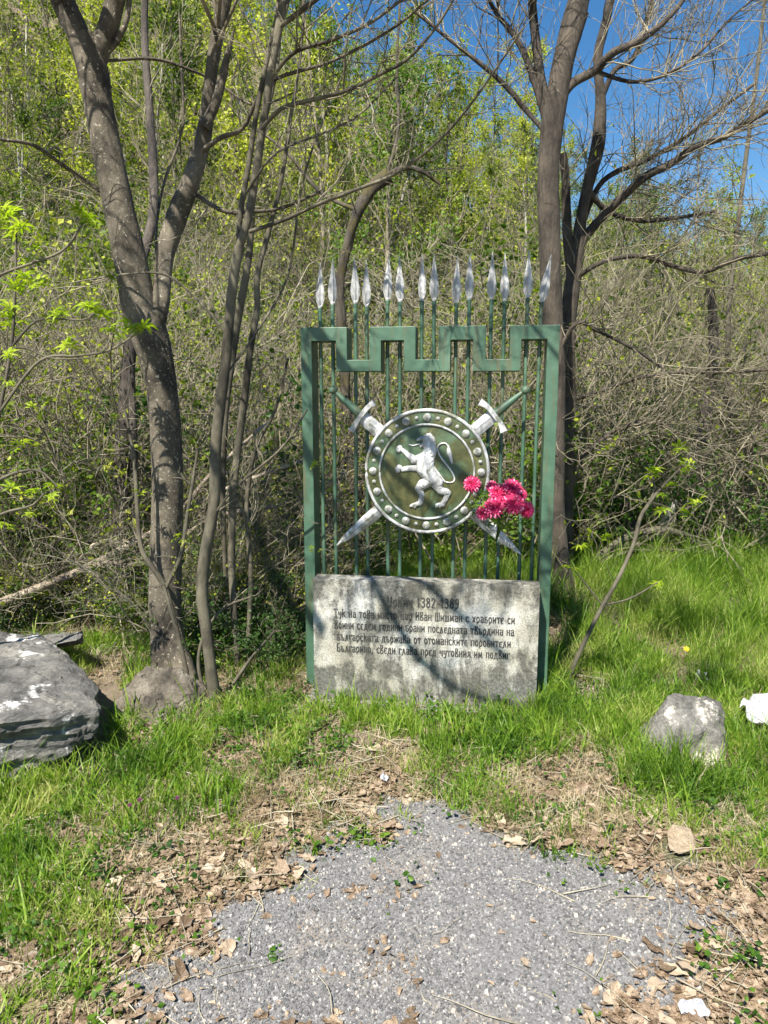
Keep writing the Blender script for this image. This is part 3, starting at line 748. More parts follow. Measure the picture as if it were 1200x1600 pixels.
# concrete footing
base = thing('concrete_footing', 'low rough concrete strip under the marble slab and grille', 'footing', C0 - EYv * NP, -TH)
def rough_block(x0, x1, y0, y1, z0, z1_, name, mat, amp=.015, n=26):
    b = Buf(); 
    import bmesh as _bm
    bm = _bm.new(); _bm.ops.create_cube(bm, size=1); _bm.ops.subdivide_edges(bm, edges=bm.edges[:], cuts=n, use_grid_fill=True)
    for v in bm.verts:
        v.co = Vector((x0 + (v.co.x + .5) * (x1 - x0), y0 + (v.co.y + .5) * (y1 - y0), z0 + (v.co.z + .5) * (z1_ - z0)))
        v.co += mnoise.noise_vector(v.co * 7) * amp + mnoise.noise_vector(v.co * 25) * amp * .4
    me = bpy.data.meshes.new(name); bm.to_mesh(me); bm.free(); me.materials.append(M[mat]); return me
link('block', rough_block(pu0 - .05, pu1 + .06, -.09, .36, -.08, .022, 'block', 'concrete'), base)

# ------------------------------------------------------------------ rocks
def rock(name, pts, mat, label, cat='rock', amp=.05, freq=3., sub=5, strat=0., seed=0):
    import bmesh as _bm
    P = np.array(pts, float); c = P.mean(0); c[2] = P[:, 2].min()
    bm = _bm.new()
    for p in P: bm.verts.new(p - c)
    _bm.ops.convex_hull(bm, input=bm.verts[:])
    _bm.ops.triangulate(bm, faces=bm.faces[:])
    for _ in range(sub):
        L = sorted([e_.calc_length() for e_ in bm.edges]); 
        _bm.ops.subdivide_edges(bm, edges=[e_ for e_ in bm.edges if e_.calc_length() > L[-1] * .5], cuts=1, use_grid_fill=False)
        _bm.ops.triangulate(bm, faces=[f for f in bm.faces if len(f.verts) > 3])
        if len(bm.faces) > 16000: break
    _bm.ops.smooth_vert(bm, verts=bm.verts[:], factor=.12, use_axis_x=True, use_axis_y=True, use_axis_z=True)
    bm.normal_update(); sv = Vector((seed * 7.1, seed * 3.3, 0))
    for v in bm.verts:
        p = v.co * freq + sv
        d = mnoise.fractal(p, 1.0, 2.0, 5) * amp
        if strat:
            q = Vector((v.co.x * 1.2, v.co.y * 1.2, (v.co.z + v.co.x * .1 + v.co.y * .06) * 26 * strat)) + sv
            side = 1 - min(1, abs(v.normal.z) * 1.1)
            zz = (v.co.z + v.co.x * .10 + v.co.y * .05 + mnoise.noise(v.co * 2.5 + sv) * .05) * 17
            d += mnoise.fractal(q, 1, 2, 4) * amp * 1.0 * (.1 + side) + ((zz % 1.0) - .5) * amp * .55 * side * strat
            d -= amp * .35 * (1 - side) * (mnoise.fractal(p, 1, 2, 4) > .3)
        v.co += v.normal * d
    me = bpy.data.meshes.new(name); bm.to_mesh(me); bm.free(); me.materials.append(M[mat])
    me.polygons.foreach_set('use_smooth', [seed in (3, 4)] * len(me.polygons))
    return tag(link(name, me, None, tuple(c)), label, cat)
slabpts = [at(152, 1108, 2.95), at(150, 1142, 2.95), at(70, 1205, 2.84), at(0, 1235, 2.76), at(-200, 1260, 2.7), at(95, 1015, 3.7), at(60, 990, 3.85), at(-60, 985, 3.9), at(-420, 1000, 3.8),
           at(0, 1118, 2.75), at(-200, 1120, 2.7), (-1.45, 3.15, -.05), (-1.5, 3.6, -.05), (-1.65, 3.0, -.05), (-2.5, 2.75, -.05), (-2.6, 2.6, .3), (-2.6, 3.9, .3), (-2.4, 3.9, -.05), at(130, 1060, 3.3)]
rock('boulder', slabpts, 'slate', 'large grey slate boulder with a flat lichen-flecked top at the left edge', 'boulder', .035, 4, 7, .6, 1)
slate2 = [at(70, 993, 4.0), at(125, 988, 4.0), at(120, 1000, 3.9), at(70, 1010, 3.85), at(50, 1000, 3.9), at(95, 990, 4.2), at(128, 1005, 4.0), at(60, 1020, 4.1)]
rock('slate_fragment', slate2, 'slate', 'small dark slate piece behind the back corner of the flat-topped boulder', 'rock', .02, 6, 5, .5, 6)
b2 = [at(172, 1105, 3.45), at(188, 1075, 3.5), at(230, 1043, 3.6), at(285, 1040, 3.65), at(296, 1090, 3.5), at(288, 1140, 3.36), at(240, 1148, 3.3), at(180, 1140, 3.32), (-1.15, 3.45, -.05), (-.85, 3.4, -.05), (-.85, 3.75, -.05), (-1.1, 3.85, -.05)]
rock('boulder', b2, 'rock', 'rough brown boulder at the foot of the thick forked tree', 'boulder', .03, 6, 6, .5, 2)
b3 = [at(1033, 1105, 3.1), at(1045, 1090, 3.15), at(1085, 1087, 3.15), at(1125, 1098, 3.15), at(1135, 1120, 3.1), at(1135, 1180, 3.05), at(1120, 1200, 2.97), at(1085, 1205, 2.95), at(1045, 1150, 3.0), (1.1, 3.0, -.04), (1.35, 3.0, -.04), (1.12, 3.25, -.04), (1.4, 3.25, -.04)]
rock('boulder', b3, 'rock_pale', 'blocky boulder spotted with cream lichen in the grass right of the memorial', 'boulder', .03, 8, 6, 0, 3)
b4 = [at(1040, 1310, 2.42), at(1050, 1300, 2.45), at(1078, 1305, 2.45), at(1088, 1325, 2.42), at(1085, 1345, 2.36), at(1060, 1348, 2.33), at(1042, 1335, 2.36), on_ground(1045, 1340), on_ground(1085, 1340)]
rock('stone', b4, 'tan_stone', 'small tan stone lying on the leaf litter right of the gravel', 'stone', .007, 14, 5, 0, 4).location.z += .028

# ------------------------------------------------------------------ litter scraps
def scrap(name, px, py, sx, sy, label, cat, mat='paper', lift=.012, seed=0, rz=0.):
    g = on_ground(px, py); n = 14; u = np.linspace(-1, 1, n); X, Y = np.meshgrid(u, u); a = np.arctan2(Y, X)
    rr = 1 - .25 * vnoise(np.cos(a) * 2 + 9, np.sin(a) * 2 + 9, seed)
    sq = np.maximum(abs(X), abs(Y)) / (np.hypot(X, Y) + 1e-6)
    x = X * sq * rr * sx; y = Y * sq * rr * sy
    h = (fbm(X * 2.2 + 5, Y * 2.2 + 5, seed, 3) - .3) * lift * 2.2 * (1 - .5 * np.hypot(X * sq, Y * sq) ** 2) + .004
    V = np.concatenate([np.stack([x, y, h + .0015], -1).reshape(-1, 3), np.stack([x, y, h], -1).reshape(-1, 3)])
    i = np.arange(n * n).reshape(n, n); Q = np.stack([i[:-1, :-1], i[:-1, 1:], i[1:, 1:], i[1:, :-1]], -1).reshape(-1, 4)
    Q2 = Q[:, ::-1] + n * n
    o = link(name, mesh_np(name, V, np.concatenate([Q, Q2]), None, mat, False)); o.location = (g[0], g[1], float(gz(g[0], g[1])) + .02); o.rotation_euler = (0, 0, rz)
    return tag(o, label, cat)
scrap('paper_scrap', 575, 1312, .034, .017, 'white paper scrap at the upper left edge of the gravel', 'litter', lift=.01, seed=3)
scrap('tissue', 601, 1226, .02, .03, 'crumpled white tissue among the dead leaves in front of the slab', 'litter', lift=.03, seed=5)
scrap('plastic_sheet', 1205, 1140, .17, .15, 'large white plastic sheet lying in the grass at the right edge', 'litter', lift=.1, seed=7).location.z += .05
scrap('plastic_wrapper', 1095, 1076, .06, .04, 'small white wrapper in the grass just above the cream-spotted boulder', 'litter', lift=.08, seed=9)
scrap('plastic_bag', 1082, 1592, .045, .03, 'torn white plastic piece by the lower right corner of the gravel', 'litter', lift=.03, seed=11)
scrap('plastic_bottle_scrap', 22, 955, .10, .12, 'pale translucent plastic rubbish behind the flat-topped boulder', 'litter', lift=.5, seed=13)
scrap('wood_chip', 652, 1423, .021, .005, 'pale straight wood chip lying on the middle of the gravel', 'wood chip', 'straw', .004, 2, .05)

# ------------------------------------------------------------------ traced trees
def tr(pts, Y, per=6, rough_=.0):
    """pts: (px, py, radius_px[, dY])"""
    P = []; r = []
    for p in pts:
        y = Y + (p[3] if len(p) > 3 else 0); P.append(at(p[0], p[1], y)); r.append(p[2] * y / ray(p[0], p[1])[1] / FPX)
    A = catmull(np.concatenate([np.array(P), np.array(r)[:, None]], 1), per); return A[:, :3], np.clip(A[:, 3], .0012, None)
def resample(P, r, n):
    d = np.concatenate([[0], np.cumsum(np.linalg.norm(np.diff(P, axis=0), axis=1))]); t = np.linspace(0, d[-1], n)
    return np.stack([np.interp(t, d, P[:, k]) for k in range(3)], 1), np.interp(t, d, r)
def bark_tube(P, r, sides, amp=.06, seed=0):
    L = np.linalg.norm(np.diff(P, axis=0), axis=1).sum(); n = int(np.clip(L / .035, 8, 110)); P, r = resample(P, r, n)
    V, Q = tubes(P[None], r[None], sides)
    V3 = V.reshape(n, sides, 3); c = P[:, None, :]; d = V3 - c
    a = np.arange(sides) / sides * 2 * math.pi
    tt = np.linspace(0, L, n)[:, None]
    w_ = (vnoise(np.cos(a)[None] * 1.6 + 20 + seed, tt * 5 + np.sin(a)[None] * 1.6) - .5) * 2 + (vnoise(np.cos(a)[None] * 4 + 40, tt * 16 + np.sin(a)[None] * 4, seed) - .5)
    V3 = c + d * (1 + amp * w_[..., None])
    return V3.reshape(-1, 3), Q
class Tree:
    def __init__(s, name, label, cat, basepx, Y, bark, twig='twig', group=None, rs=1.):
        s.rs = rs
        b = at(basepx[0], basepx[1], Y); b[2] = float(gz(b[0], Y)) ; s.o = thing(name, label, cat, b, 0, group); s.b = b; s.Y = Y; s.bark = bark; s.twig = twig; s.tw = Buf(); s.seeds = []; s.lv = Buf()
    def limb(s, pts, name='branch', sides=10, amp=.05, k=0, Lk=.6, down=False, dY=0):
        P, r = tr([(p[0], p[1], p[2] * s.rs, (p[3] if len(p) > 3 else 0) + dY) for p in pts], s.Y)
        if name == 'trunk': P = np.concatenate([[P[0] * [1, 1, 0] + [0, 0, float(gz(P[0][0], P[0][1])) - .05]], P]); r = np.concatenate([[r[0] * 1.15], r])
        V, Q = bark_tube(P, r, sides, amp, len(s.seeds)); link(name, mesh_np(name, V - s.b, Q, None, s.bark, True), s.o)
        if k: s.twigs(P, r, k, Lk)
        return P, r
    def twigs(s, P, r, k, Lk, wob=.22, up=.12, lev=2, t0=.15, r1=.0045, bud=0, k2=4, k3=3):
        P, r = resample(P, r, 12)
        a, d, t = kids(P[None], k, t0, 1., .85, .15)
        L = Lk * RNG.uniform(.45, 1.2, k); rr = np.minimum(np.interp(t, np.linspace(0, 1, 12), r) * .45, r1)
        B1 = grow(a, d, L, 7, wob, up * .6); V, Q = tubes(B1, taper(k, 8, rr, .0012), 4); s.tw.add(V, Q)
        ends = B1
        if lev > 1:
            a, d, t = kids(B1, k2, .2, .97, .75, .1); n = len(a)
            B2 = grow(a, d, np.repeat(L, k2) * RNG.uniform(.25, .6, n), 5, wob, up * .5); V, Q = tubes(B2, taper(n, 6, np.repeat(rr, k2) * .55, .001), 3); s.tw.add(V, Q); ends = B2
            if lev > 2:
                a, d, t = kids(B2, k3, .2, .97, .7, .05); n3 = len(a)
                B3 = grow(a, d, RNG.uniform(.06, .2, n3), 3, wob, 0); V, Q = tubes(B3, taper(n3, 4, .0016, .0008), 3); s.tw.add(V, Q); ends = B3
        if bud: s.lv.add(*leaf_quads(along(ends, bud, .5, jit=.003), .03))
        return B1
    def done(s, leafmat='bud'):
        if s.tw.n:
            s.tw.V = [np.concatenate(s.tw.V) - s.b]; s.tw.Q = [np.concatenate(s.tw.Q)]
            o = link('twigs', s.tw.mesh('twigs', s.twig, True), s.o); o['kind'] = 'stuff'
        if s.lv.n:
            s.lv.V = [np.concatenate(s.lv.V) - s.b]; o = link('buds', s.lv.mesh('buds', leafmat), s.o); o['kind'] = 'stuff'

# thick forked tree on the left
t = Tree('forked_tree', 'thick grey speckled tree forking near the top left, brown boulder at its foot', 'tree', (270, 1062), 3.96, 'bark_smooth', rs=0.86)
t.limb([(270, 1065, 40), (262, 1000, 31), (258, 930, 29), (260, 850, 28.5), (262, 760, 28), (259, 680, 28), (250, 590, 28), (235, 530, 33), (218, 480, 31), (203, 400, 29), (185, 320, 27), (168, 240, 26), (155, 170, 25.5), (145, 110, 28), (130, 60, 27)], 'trunk', 22, .035)
Pa, ra = t.limb([(140, 95, 20), (118, 45, 21), (98, 0, 22), (80, -70, 21, -.1), (60, -220, 17, -.4), (30, -420, 12, -.9)], 'branch', 16, .04)
Pb, rb = t.limb([(148, 105, 18), (165, 55, 18), (180, 0, 17), (195, -80, 15, -.1), (230, -220, 12, -.3), (300, -450, 9, -.7)], 'branch', 14, .04)
Pc, rc = t.limb([(160, 90, 6), (185, 60, 6), (200, 20, 5), (206, -60, 4.5), (230, -200, 4, -.3)], 'branch', 8, .04)
Pd, rd = t.limb([(236, 540, 15), (250, 480, 16), (258, 400, 16.5, .1), (276, 340, 19, .15), (296, 290, 17, .15), (312, 240, 15, .2), (322, 190, 13, .2), (328, 130, 11, .2), (338, 60, 12, .2), (352, -10, 13, .2), (365, -120, 11, .1), (370, -320, 8, -.2)], 'branch', 14, .07)
t.limb([(320, 200, 10, .15), (340, 150, 9, .15), (352, 100, 7, .15), (366, 45, 1.5, .12)], 'broken_stub', 9, .12)
t.limb([(262, 950, 16), (275, 1010, 18, -.05), (292, 1060, 20, -.1), (305, 1090, 12, -.15)], 'root', 12, .08)
# crown above the picture, reaching over the memorial
for (P, r) in ((Pa, ra), (Pb, rb), (Pd, rd)):
    n0 = len(P) // 2; t.twigs(P[n0:], r[n0:], 9, 1.6, r1=.012, lev=3, bud=120)
def overhead(tree, start, mids, r0, k=12, Lk=.9, bud=160):
    P = catmull([start] + mids, 8); r = np.linspace(r0, r0 * .45, len(P)); V, Q = bark_tube(P, r, 8, .05, 3)
    link('branch', mesh_np('branch', V - tree.b, Q, None, tree.bark, True), tree.o); tree.twigs(P, r, k, Lk, lev=3, r1=.007, bud=bud); return P
top = Pb[len(Pb) * 3 // 4]
overhead(t, top, [top + [.5, -.5, .25], top + [1.0, -1.1, .35], top + [1.45, -1.7, .35]], .022, 14, 1.0)
overhead(t, Pa[-8], [Pa[-8] + [.3, -.7, .3], Pa[-8] + [.8, -1.3, .5]], .02, 8, 1.0)
for k, (mids, r0) in enumerate((([(-1.5, 3.4, 3.75), (-1.1, 2.7, 3.85), (-.6, 2.1, 3.7), (.1, 1.6, 3.6), (.7, 1.2, 3.7)], .038),
                                ([(-1.7, 3.3, 4.1), (-1.5, 2.5, 4.1), (-1.1, 1.7, 3.9), (-.5, 1.1, 3.8)], .036),
                                ([(-1.3, 3.6, 4.2), (-.7, 3.0, 4.1), (0., 2.6, 3.9), (.8, 2.2, 3.9)], .03),
                                ([(-2.0, 3.5, 3.9), (-2.0, 2.9, 4.0), (-1.7, 2.2, 3.7), (-1.3, 1.5, 3.5)], .06),
                                ([(-1.2, 3.2, 3.6), (-.8, 2.5, 3.3), (-.3, 2.0, 3.25), (.2, 1.7, 3.5)], .024),
                                ([(-1.3, 2.9, 3.7), (-1.0, 2.1, 3.4), (-.75, 1.5, 3.25), (-.2, 1.2, 3.3)], .024),
                                ([(-1.2, 3.4, 3.9), (-.5, 2.9, 3.7), (.1, 2.7, 3.6), (.6, 2.5, 3.7)], .028))):
    overhead(t, Pa[-14] if k in (1, 3) else Pb[-12], [np.array(m) for m in mids], r0, 34 if k < 4 else 26, .6 if k < 4 else .38)
# branches seen against the slope
for pts in ([(0, 218, 3.2, -.5), (50, 226, 3.4, -.4), (95, 256, 3.6, -.2), (130, 280, 4, -.05), (160, 300, 4)],
            [(165, 95, 3, .1), (240, 92, 3, .3), (300, 110, 2.5, .4), (340, 130, 2.3, .5), (400, 165, 2, .5), (470, 140, 1.5, .5)],
            [(245, 430, 3, .2), (245, 350, 2.5, .3), (258, 280, 2.5, .4), (285, 200, 2.3, .5), (284, 110, 2, .5), (280, 20, 2, .5)],
            [(300, 300, 4, .2), (350, 330, 4, .1), (400, 330, 3.5, .1), (440, 325, 3, .1), (500, 300, 2.5, 0)],
            [(305, 245, 5, .2), (345, 215, 4.5, .1), (380, 200, 4, 0), (420, 130, 3.5, -.1), (520, 95, 3, -.3), (620, 40, 2.6, -.5), (700, -30, 2, -.6)]):
    t.limb(pts, 'branch', 7, .05, 5, .35)
t.done()

# slim many-stemmed tree just left of the grille
t = Tree('slim_tree', 'slim smooth-barked tree with two long straight stems, left of the green grille', 'tree', (338, 1105), 3.62, 'bark_slim', rs=0.82)
t.limb([(338, 1108, 13), (330, 1050, 11), (322, 980, 11), (316, 930, 11.5), (320, 870, 11), (334, 790, 10.5), (337, 700, 10.5), (343, 640, 10.5), (352, 570, 10), (358, 500, 9.5), (366, 430, 9), (374, 385, 10)], 'trunk', 14, .04)
P1, r1 = t.limb([(374, 385, 8), (388, 340, 8), (400, 270, 8), (412, 190, 7.5), (424, 110, 7.5), (438, 30, 8), (446, -40, 7.5), (450, -200, 6, -.1), (450, -420, 4, -.3)], 'branch', 11, .04)
P2, r2 = t.limb([(372, 388, 5), (376, 330, 5.5), (388, 260, 5.5), (402, 170, 5), (420, 80, 5), (436, -10, 4.5), (430, -200, 4, -.1)], 'branch', 9, .04, dY=.04)
t.twigs(P1[30:], r1[30:], 8, 1.2, lev=3, r1=.008, bud=60); t.twigs(P2[20:], r2[20:], 5, .9, lev=3, bud=40)
long_br = [
 [(390, 362, 4.2), (440, 345, 3.8, -.05), (500, 318, 3.6, -.1), (560, 295, 3.4, -.15), (620, 270, 3.2, -.2), (680, 225, 3, -.3), (730, 170, 2.6, -.4), (780, 100, 2.2, -.5), (820, 40, 1.8, -.6)],
 [(405, 205, 4.2), (440, 170, 4.2, -.1), (480, 158, 4, -.2), (540, 142, 3.8, -.3), (590, 118, 3.6, -.4), (640, 90, 3, -.5), (690, 30, 2.6, -.6), (740, -60, 2, -.7)],
 [(425, 120, 4), (460, 82, 3.8, -.1), (520, 62, 3.5, -.2), (580, 35, 3, -.3), (640, -10, 2.6, -.4)],
 [(386, 300, 2.5), (430, 240, 2.5, -.1), (500, 210, 2.4, .1), (560, 180, 2.2, .2), (620, 120, 2, .3)],
 [(350, 590, 2.2), (400, 520, 2.2, .1), (450, 430, 2.2, .2), (470, 300, 2, .3), (500, 200, 2, .4), (560, 60, 1.6, .5)],
 [(352, 520, 2.5), (310, 470, 2.3, .1), (260, 430, 2.2, .15), (200, 428, 2, .2), (120, 440, 1.6, .3)],
 [(330, 810, 2.5), (370, 760, 2.4, -.05), (440, 700, 2.2, -.1), (480, 640, 1.8, -.1)]]
for i_, pts in enumerate(long_br): t.limb(pts, 'branch', 7, .04, 13 if i_ < 4 else 3, .42 if i_ < 4 else .14)
top = P1[-12]
PO = overhead(t, top, [top + [.25, -.5, .1], top + [.6, -1.1, .15], top + [.95, -1.7, .2]], .014, 16, .9)
overhead(t, P1[-20], [P1[-20] + [.5, -.35, .15], P1[-20] + [1.1, -.8, .25], P1[-20] + [1.6, -1.3, .25]], .012, 16, .9)
t.done()
t = Tree('slender_stem', 'slender grey stem rising behind the two straight stems left of the grille', 'tree', (372, 1040), 4.1, 'bark_slim', rs=0.8)
t.limb([(372, 1045, 6), (366, 960, 6.5), (362, 880, 7), (364, 780, 7.5), (372, 700, 7.5), (382, 620, 7.5), (392, 540, 6.5), (402, 480, 6), (402, 430, 5.5), (418, 370, 5), (440, 280, 4), (455, 180, 3.5), (470, 80, 3), (480, -60, 2.5)], 'trunk', 10, .05)
t.limb([(352, 900, 4, .1), (348, 760, 6, .1), (352, 640, 8, .1), (368, 520, 8, .1), (386, 420, 7, .1), (392, 360, 6.5, .1), (400, 250, 5, .1), (430, 120, 4, .1), (440, 40, 3.5, .1), (470, -60, 3, .1)], 'branch', 10, .05)
t.limb([(388, 1000, 5, .05), (392, 900, 5, .05), (388, 840, 5, .05), (386, 780, 4.5, .05), (400, 700, 4, .05), (430, 640, 3, .05), (450, 560, 2.5, .1)], 'branch', 8, .05, 8, .4)
t.done()
# dark trunk and pale pole behind the forked tree
t = Tree('dark_trunk_tree', 'dark rough trunk standing just behind and left of the thick forked tree', 'tree', (185, 1010), 5.0, 'bark_dark', rs=0.9)
t.limb([(182, 1010, 22), (185, 930, 18), (186, 850, 15), (189, 760, 14), (192, 680, 13), (198, 600, 12), (206, 520, 11), (215, 430, 9), (240, 330, 8, .2), (236, 200, 7, .4), (226, 60, 6, .5), (230, -80, 5, .5)], 'trunk', 14, .1, 14, .8)
t.limb([(212, 900, 5, -.1), (212, 800, 6, -.1), (209, 700, 6.5, -.1), (206, 600, 6, -.1), (205, 500, 5, -.1), (190, 380, 4, 0), (180, 200, 3, .2)], 'branch', 9, .05, 6, .5)
t.done()
# leaning mossy trunk behind the grille
t = Tree('leaning_tree', 'dark leaning trunk with a mossy broken top, behind the left half of the grille', 'tree', (590, 960), 6.6, 'bark_moss', rs=0.6)
t.limb([(590, 965, 22), (578, 900, 19), (566, 820, 17), (552, 740, 15), (544, 660, 14), (538, 580, 13), (533, 500, 12), (532, 440, 11.5), (545, 375, 12), (562, 325, 14), (585, 290, 16), (608, 275, 19)], 'trunk', 16, .22, 16, .9)
t.limb([(600, 275, 8), (635, 262, 7, .1), (660, 268, 6, .1), (688, 288, 3, .1)], 'branch', 9, .12, 5, .5)
t.limb([(560, 330, 6), (500, 300, 5, .2), (450, 240, 4, .3), (400, 200, 3, .5)], 'branch', 8, .08, 8, .7)
t.limb([(604, 275, 4, .1), (622, 200, 4, .3), (620, 100, 3.5, .5), (625, 0, 3, .6), (630, -120, 2.5, .6)], 'branch', 8, .05, 9, .7)
t.limb([(538, 720, 6), (518, 800, 8), (510, 880, 9), (520, 960, 10)], 'stem', 9, .06)
t.done()
# rough-barked tree right of the grille
t = Tree('rough_tree', 'tall rough brown-barked tree standing directly behind the right post of the grille', 'tree', (878, 935), 5.5, 'bark_rough', rs=0.84)
t.limb([(882, 945, 26), (874, 880, 20), (868, 800, 18), (867, 700, 17.5), (868, 600, 18), (864, 500, 19), (860, 420, 19.5), (857, 340, 20), (857, 260, 19.5), (863, 200, 21), (872, 140, 20), (884, 80, 20), (897, 30, 21), (908, -20, 18), (925, -160, 14, -.3), (940, -400, 9, -.6)], 'trunk', 20, .07)
for pts, k in (([(862, 185, 9), (846, 130, 9), (838, 70, 8.5), (832, 10, 8), (826, -80, 7, -.2), (800, -300, 5, -.5)], 10),
               ([(858, 210, 6), (842, 150, 6.5), (822, 90, 6), (800, 50, 5), (775, 20, 4), (745, -40, 3, -.2)], 8),
               ([(872, 160, 9), (895, 130, 8.5), (930, 110, 8), (958, 82, 7.5, -.1), (990, 68, 6.5, -.1), (1025, 45, 5.5, -.1), (1060, 10, 4.5, -.1), (1090, -40, 4, -.1)], 9),
               ([(850, 205, 4), (820, 170, 5, .1), (800, 145, 5, .1), (775, 120, 4.5, .1), (745, 95, 4, .1), (700, 60, 3, .1), (650, 20, 2.4, .1)], 8),
               ([(915, 20, 6), (900, 60, 8), (880, 115, 8)], 0),
               ([(925, 110, 4), (990, 128, 3.5), (1050, 112, 3), (1100, 75, 2.6), (1140, 30, 2), (1200, -20, 1.6)], 10),
               ([(868, 560, 4), (900, 505, 4, -.1), (930, 515, 3.5, -.1), (990, 545, 3, -.1), (1035, 575, 2.2, -.1)], 6)):
    P_, r_ = t.limb(pts, 'branch', 10, .06, k, .8)
    if k: t.twigs(P_, r_, k + 4, .9, lev=3, r1=.006, t0=.3, k2=5, k3=4)
t.done()
t = Tree('many_branched_tree', 'second dark tree with long sweeping limbs, right of the rough-barked trunk', 'tree', (892, 935), 6.1, 'bark_rough', rs=0.85)
t.limb([(888, 940, 16), (884, 850, 14), (886, 740, 12), (890, 640, 12), (888, 560, 12), (890, 480, 15), (896, 430, 14), (902, 390, 12), (910, 330, 10), (924, 270, 11), (936, 215, 12), (938, 150, 9), (934, 90, 8), (945, 40, 8), (958, -20, 7), (980, -160, 5)], 'trunk', 14, .09, 22, .9)
for pts, k in (([(893, 440, 9), (886, 360, 9), (884, 280, 8), (880, 240, 7)], 2),
               ([(898, 430, 10), (905, 385, 9), (940, 340, 8.5), (975, 305, 8, -.1), (1010, 275, 7.5, -.2), (1050, 255, 7, -.2), (1085, 230, 6, -.3), (1130, 215, 5.5, -.3), (1170, 190, 5, -.3), (1215, 165, 4, -.3)], 26),
               ([(905, 430, 4.5), (945, 408, 4.5, -.1), (1000, 400, 4.5, -.1), (1050, 415, 4.5, -.1), (1100, 425, 4, -.1), (1150, 405, 4, -.1), (1215, 395, 3, -.1)], 14),
               ([(900, 380, 5, .1), (930, 300, 5, .1), (960, 270, 5, .1), (1010, 250, 4.5, .2), (1070, 215, 4, .3), (1120, 175, 3.5, .3), (1180, 130, 3, .3)], 16),
               ([(938, 160, 5), (960, 110, 5), (990, 90, 4.5), (1015, 20, 4), (1030, -60, 3)], 10),
               ([(920, 300, 6), (950, 330, 5, .1), (1000, 345, 4, .2), (1060, 340, 3.5, .2), (1120, 330, 3, .3)], 12),
               ([(893, 625, 4), (940, 610, 4), (1000, 590, 3.6), (1060, 582, 3.2), (1130, 582, 3), (1200, 578, 2.6)], 12),
               ([(893, 760, 5.5), (905, 720, 5.5), (950, 680, 5), (1000, 660, 4.5), (1035, 665, 4), (1060, 690, 3)], 10)):
    P_, r_ = t.limb(pts, 'branch', 9, .06, k, .8)
    t.twigs(P_, r_, k + 3, .8, lev=3, r1=.006, t0=.3, k2=5, k3=4)
t.done()
t = Tree('grey_trunk_tree', 'thin straight grey tree rising close to the right edge of the picture', 'tree', (1190, 930), 7.5, 'bark_slim', rs=.6)
t.limb([(1150, 945, 8), (1146, 850, 8), (1148, 740, 7.5), (1140, 620, 7), (1138, 500, 6.5), (1150, 380, 6), (1165, 250, 5.5), (1182, 120, 5), (1195, 0, 4.5)], 'trunk', 9, .05, 26, 1.1)
t.done()
# young sapling in the grass
def compound_leaf(L=.07):
    b = Buf()
    for a, s in ((0, 1), (.7, .85), (-.7, .85), (1.5, .6), (-1.5, .6)):
        d = np.array([math.cos(a), math.sin(a), 0]); r = np.array([-math.sin(a), math.cos(a), 0]); o = d * L * .12
        ws = [(0, .03), (.3, .28), (.6, .24), (.85, .1), (1, 0)]; V = []
        for t_, w_ in ws:
            c = o + d * L * s * t_ + np.array([0, 0, -.25 * L * t_ * t_ + .06 * L * math.sin(t_ * 3)])
            V += [c + r * w_ * L * .5 * s + [0, 0, .05 * L * (w_ > .1)], c, c - r * w_ * L * .5 * s + [0, 0, .05 * L * (w_ > .1)]]
        Q = []
        for j in range(4): Q += [(j * 3, j * 3 + 1, j * 3 + 4, j * 3 + 3), (j * 3 + 1, j * 3 + 2, j * 3 + 5, j * 3 + 4)]
        b.add(V, Q)
    return b.mesh('leaf', 'leaf_sprig', True)
leaf_me = compound_leaf(.062)
def put_leaves(tree, pts, scale=1.0, n=4):
    for p in pts:
        for k in range(n):
            o = link('leaf', leaf_me, tree.o); q = p + RNG.normal(0, .012, 3) - tree.b; o.location = tuple(q)
            s = scale * RNG.uniform(.6, 1.15); o.scale = (s, s, s); o.rotation_euler = (RNG.uniform(-.6, .6), RNG.uniform(-1.1, .3), k * 6.28 / n + RNG.uniform(-.5, .5))
t = Tree('leaning_sapling', 'thin bent sapling rising from the grass right of the grille, a few bright leaves', 'sapling', (885, 1065), 3.88, 'bark_slim')
t.limb([(885, 1068, 4), (905, 1020, 3.8), (940, 950, 3.6), (968, 900, 3.3), (990, 850, 3.2), (1000, 810, 3), (1012, 790, 3.2), (1025, 772, 2.4), (1045, 750, 1.6), (1075, 720, 1.2)], 'trunk', 8, .06)
t.limb([(1012, 790, 2), (1022, 765, 1.6), (1018, 740, 1.2)], 'branch', 6); t.limb([(945, 945, 1.6), (985, 935, 1.4), (1028, 910, 1)], 'branch', 6); t.limb([(945, 950, 1.3), (905, 900, 1.2), (895, 885, 1)], 'branch', 6)
put_leaves(t, [at(x, y, 3.9 + RNG.normal(0, .05)) for x, y in ((1060, 700), (1078, 726), (1068, 738), (1045, 760), (1035, 775), (1018, 738), (1035, 798), (1085, 785), (908, 855), (945, 843), (895, 887), (1028, 915), (1070, 805))], 1.0, 3)
t.done()
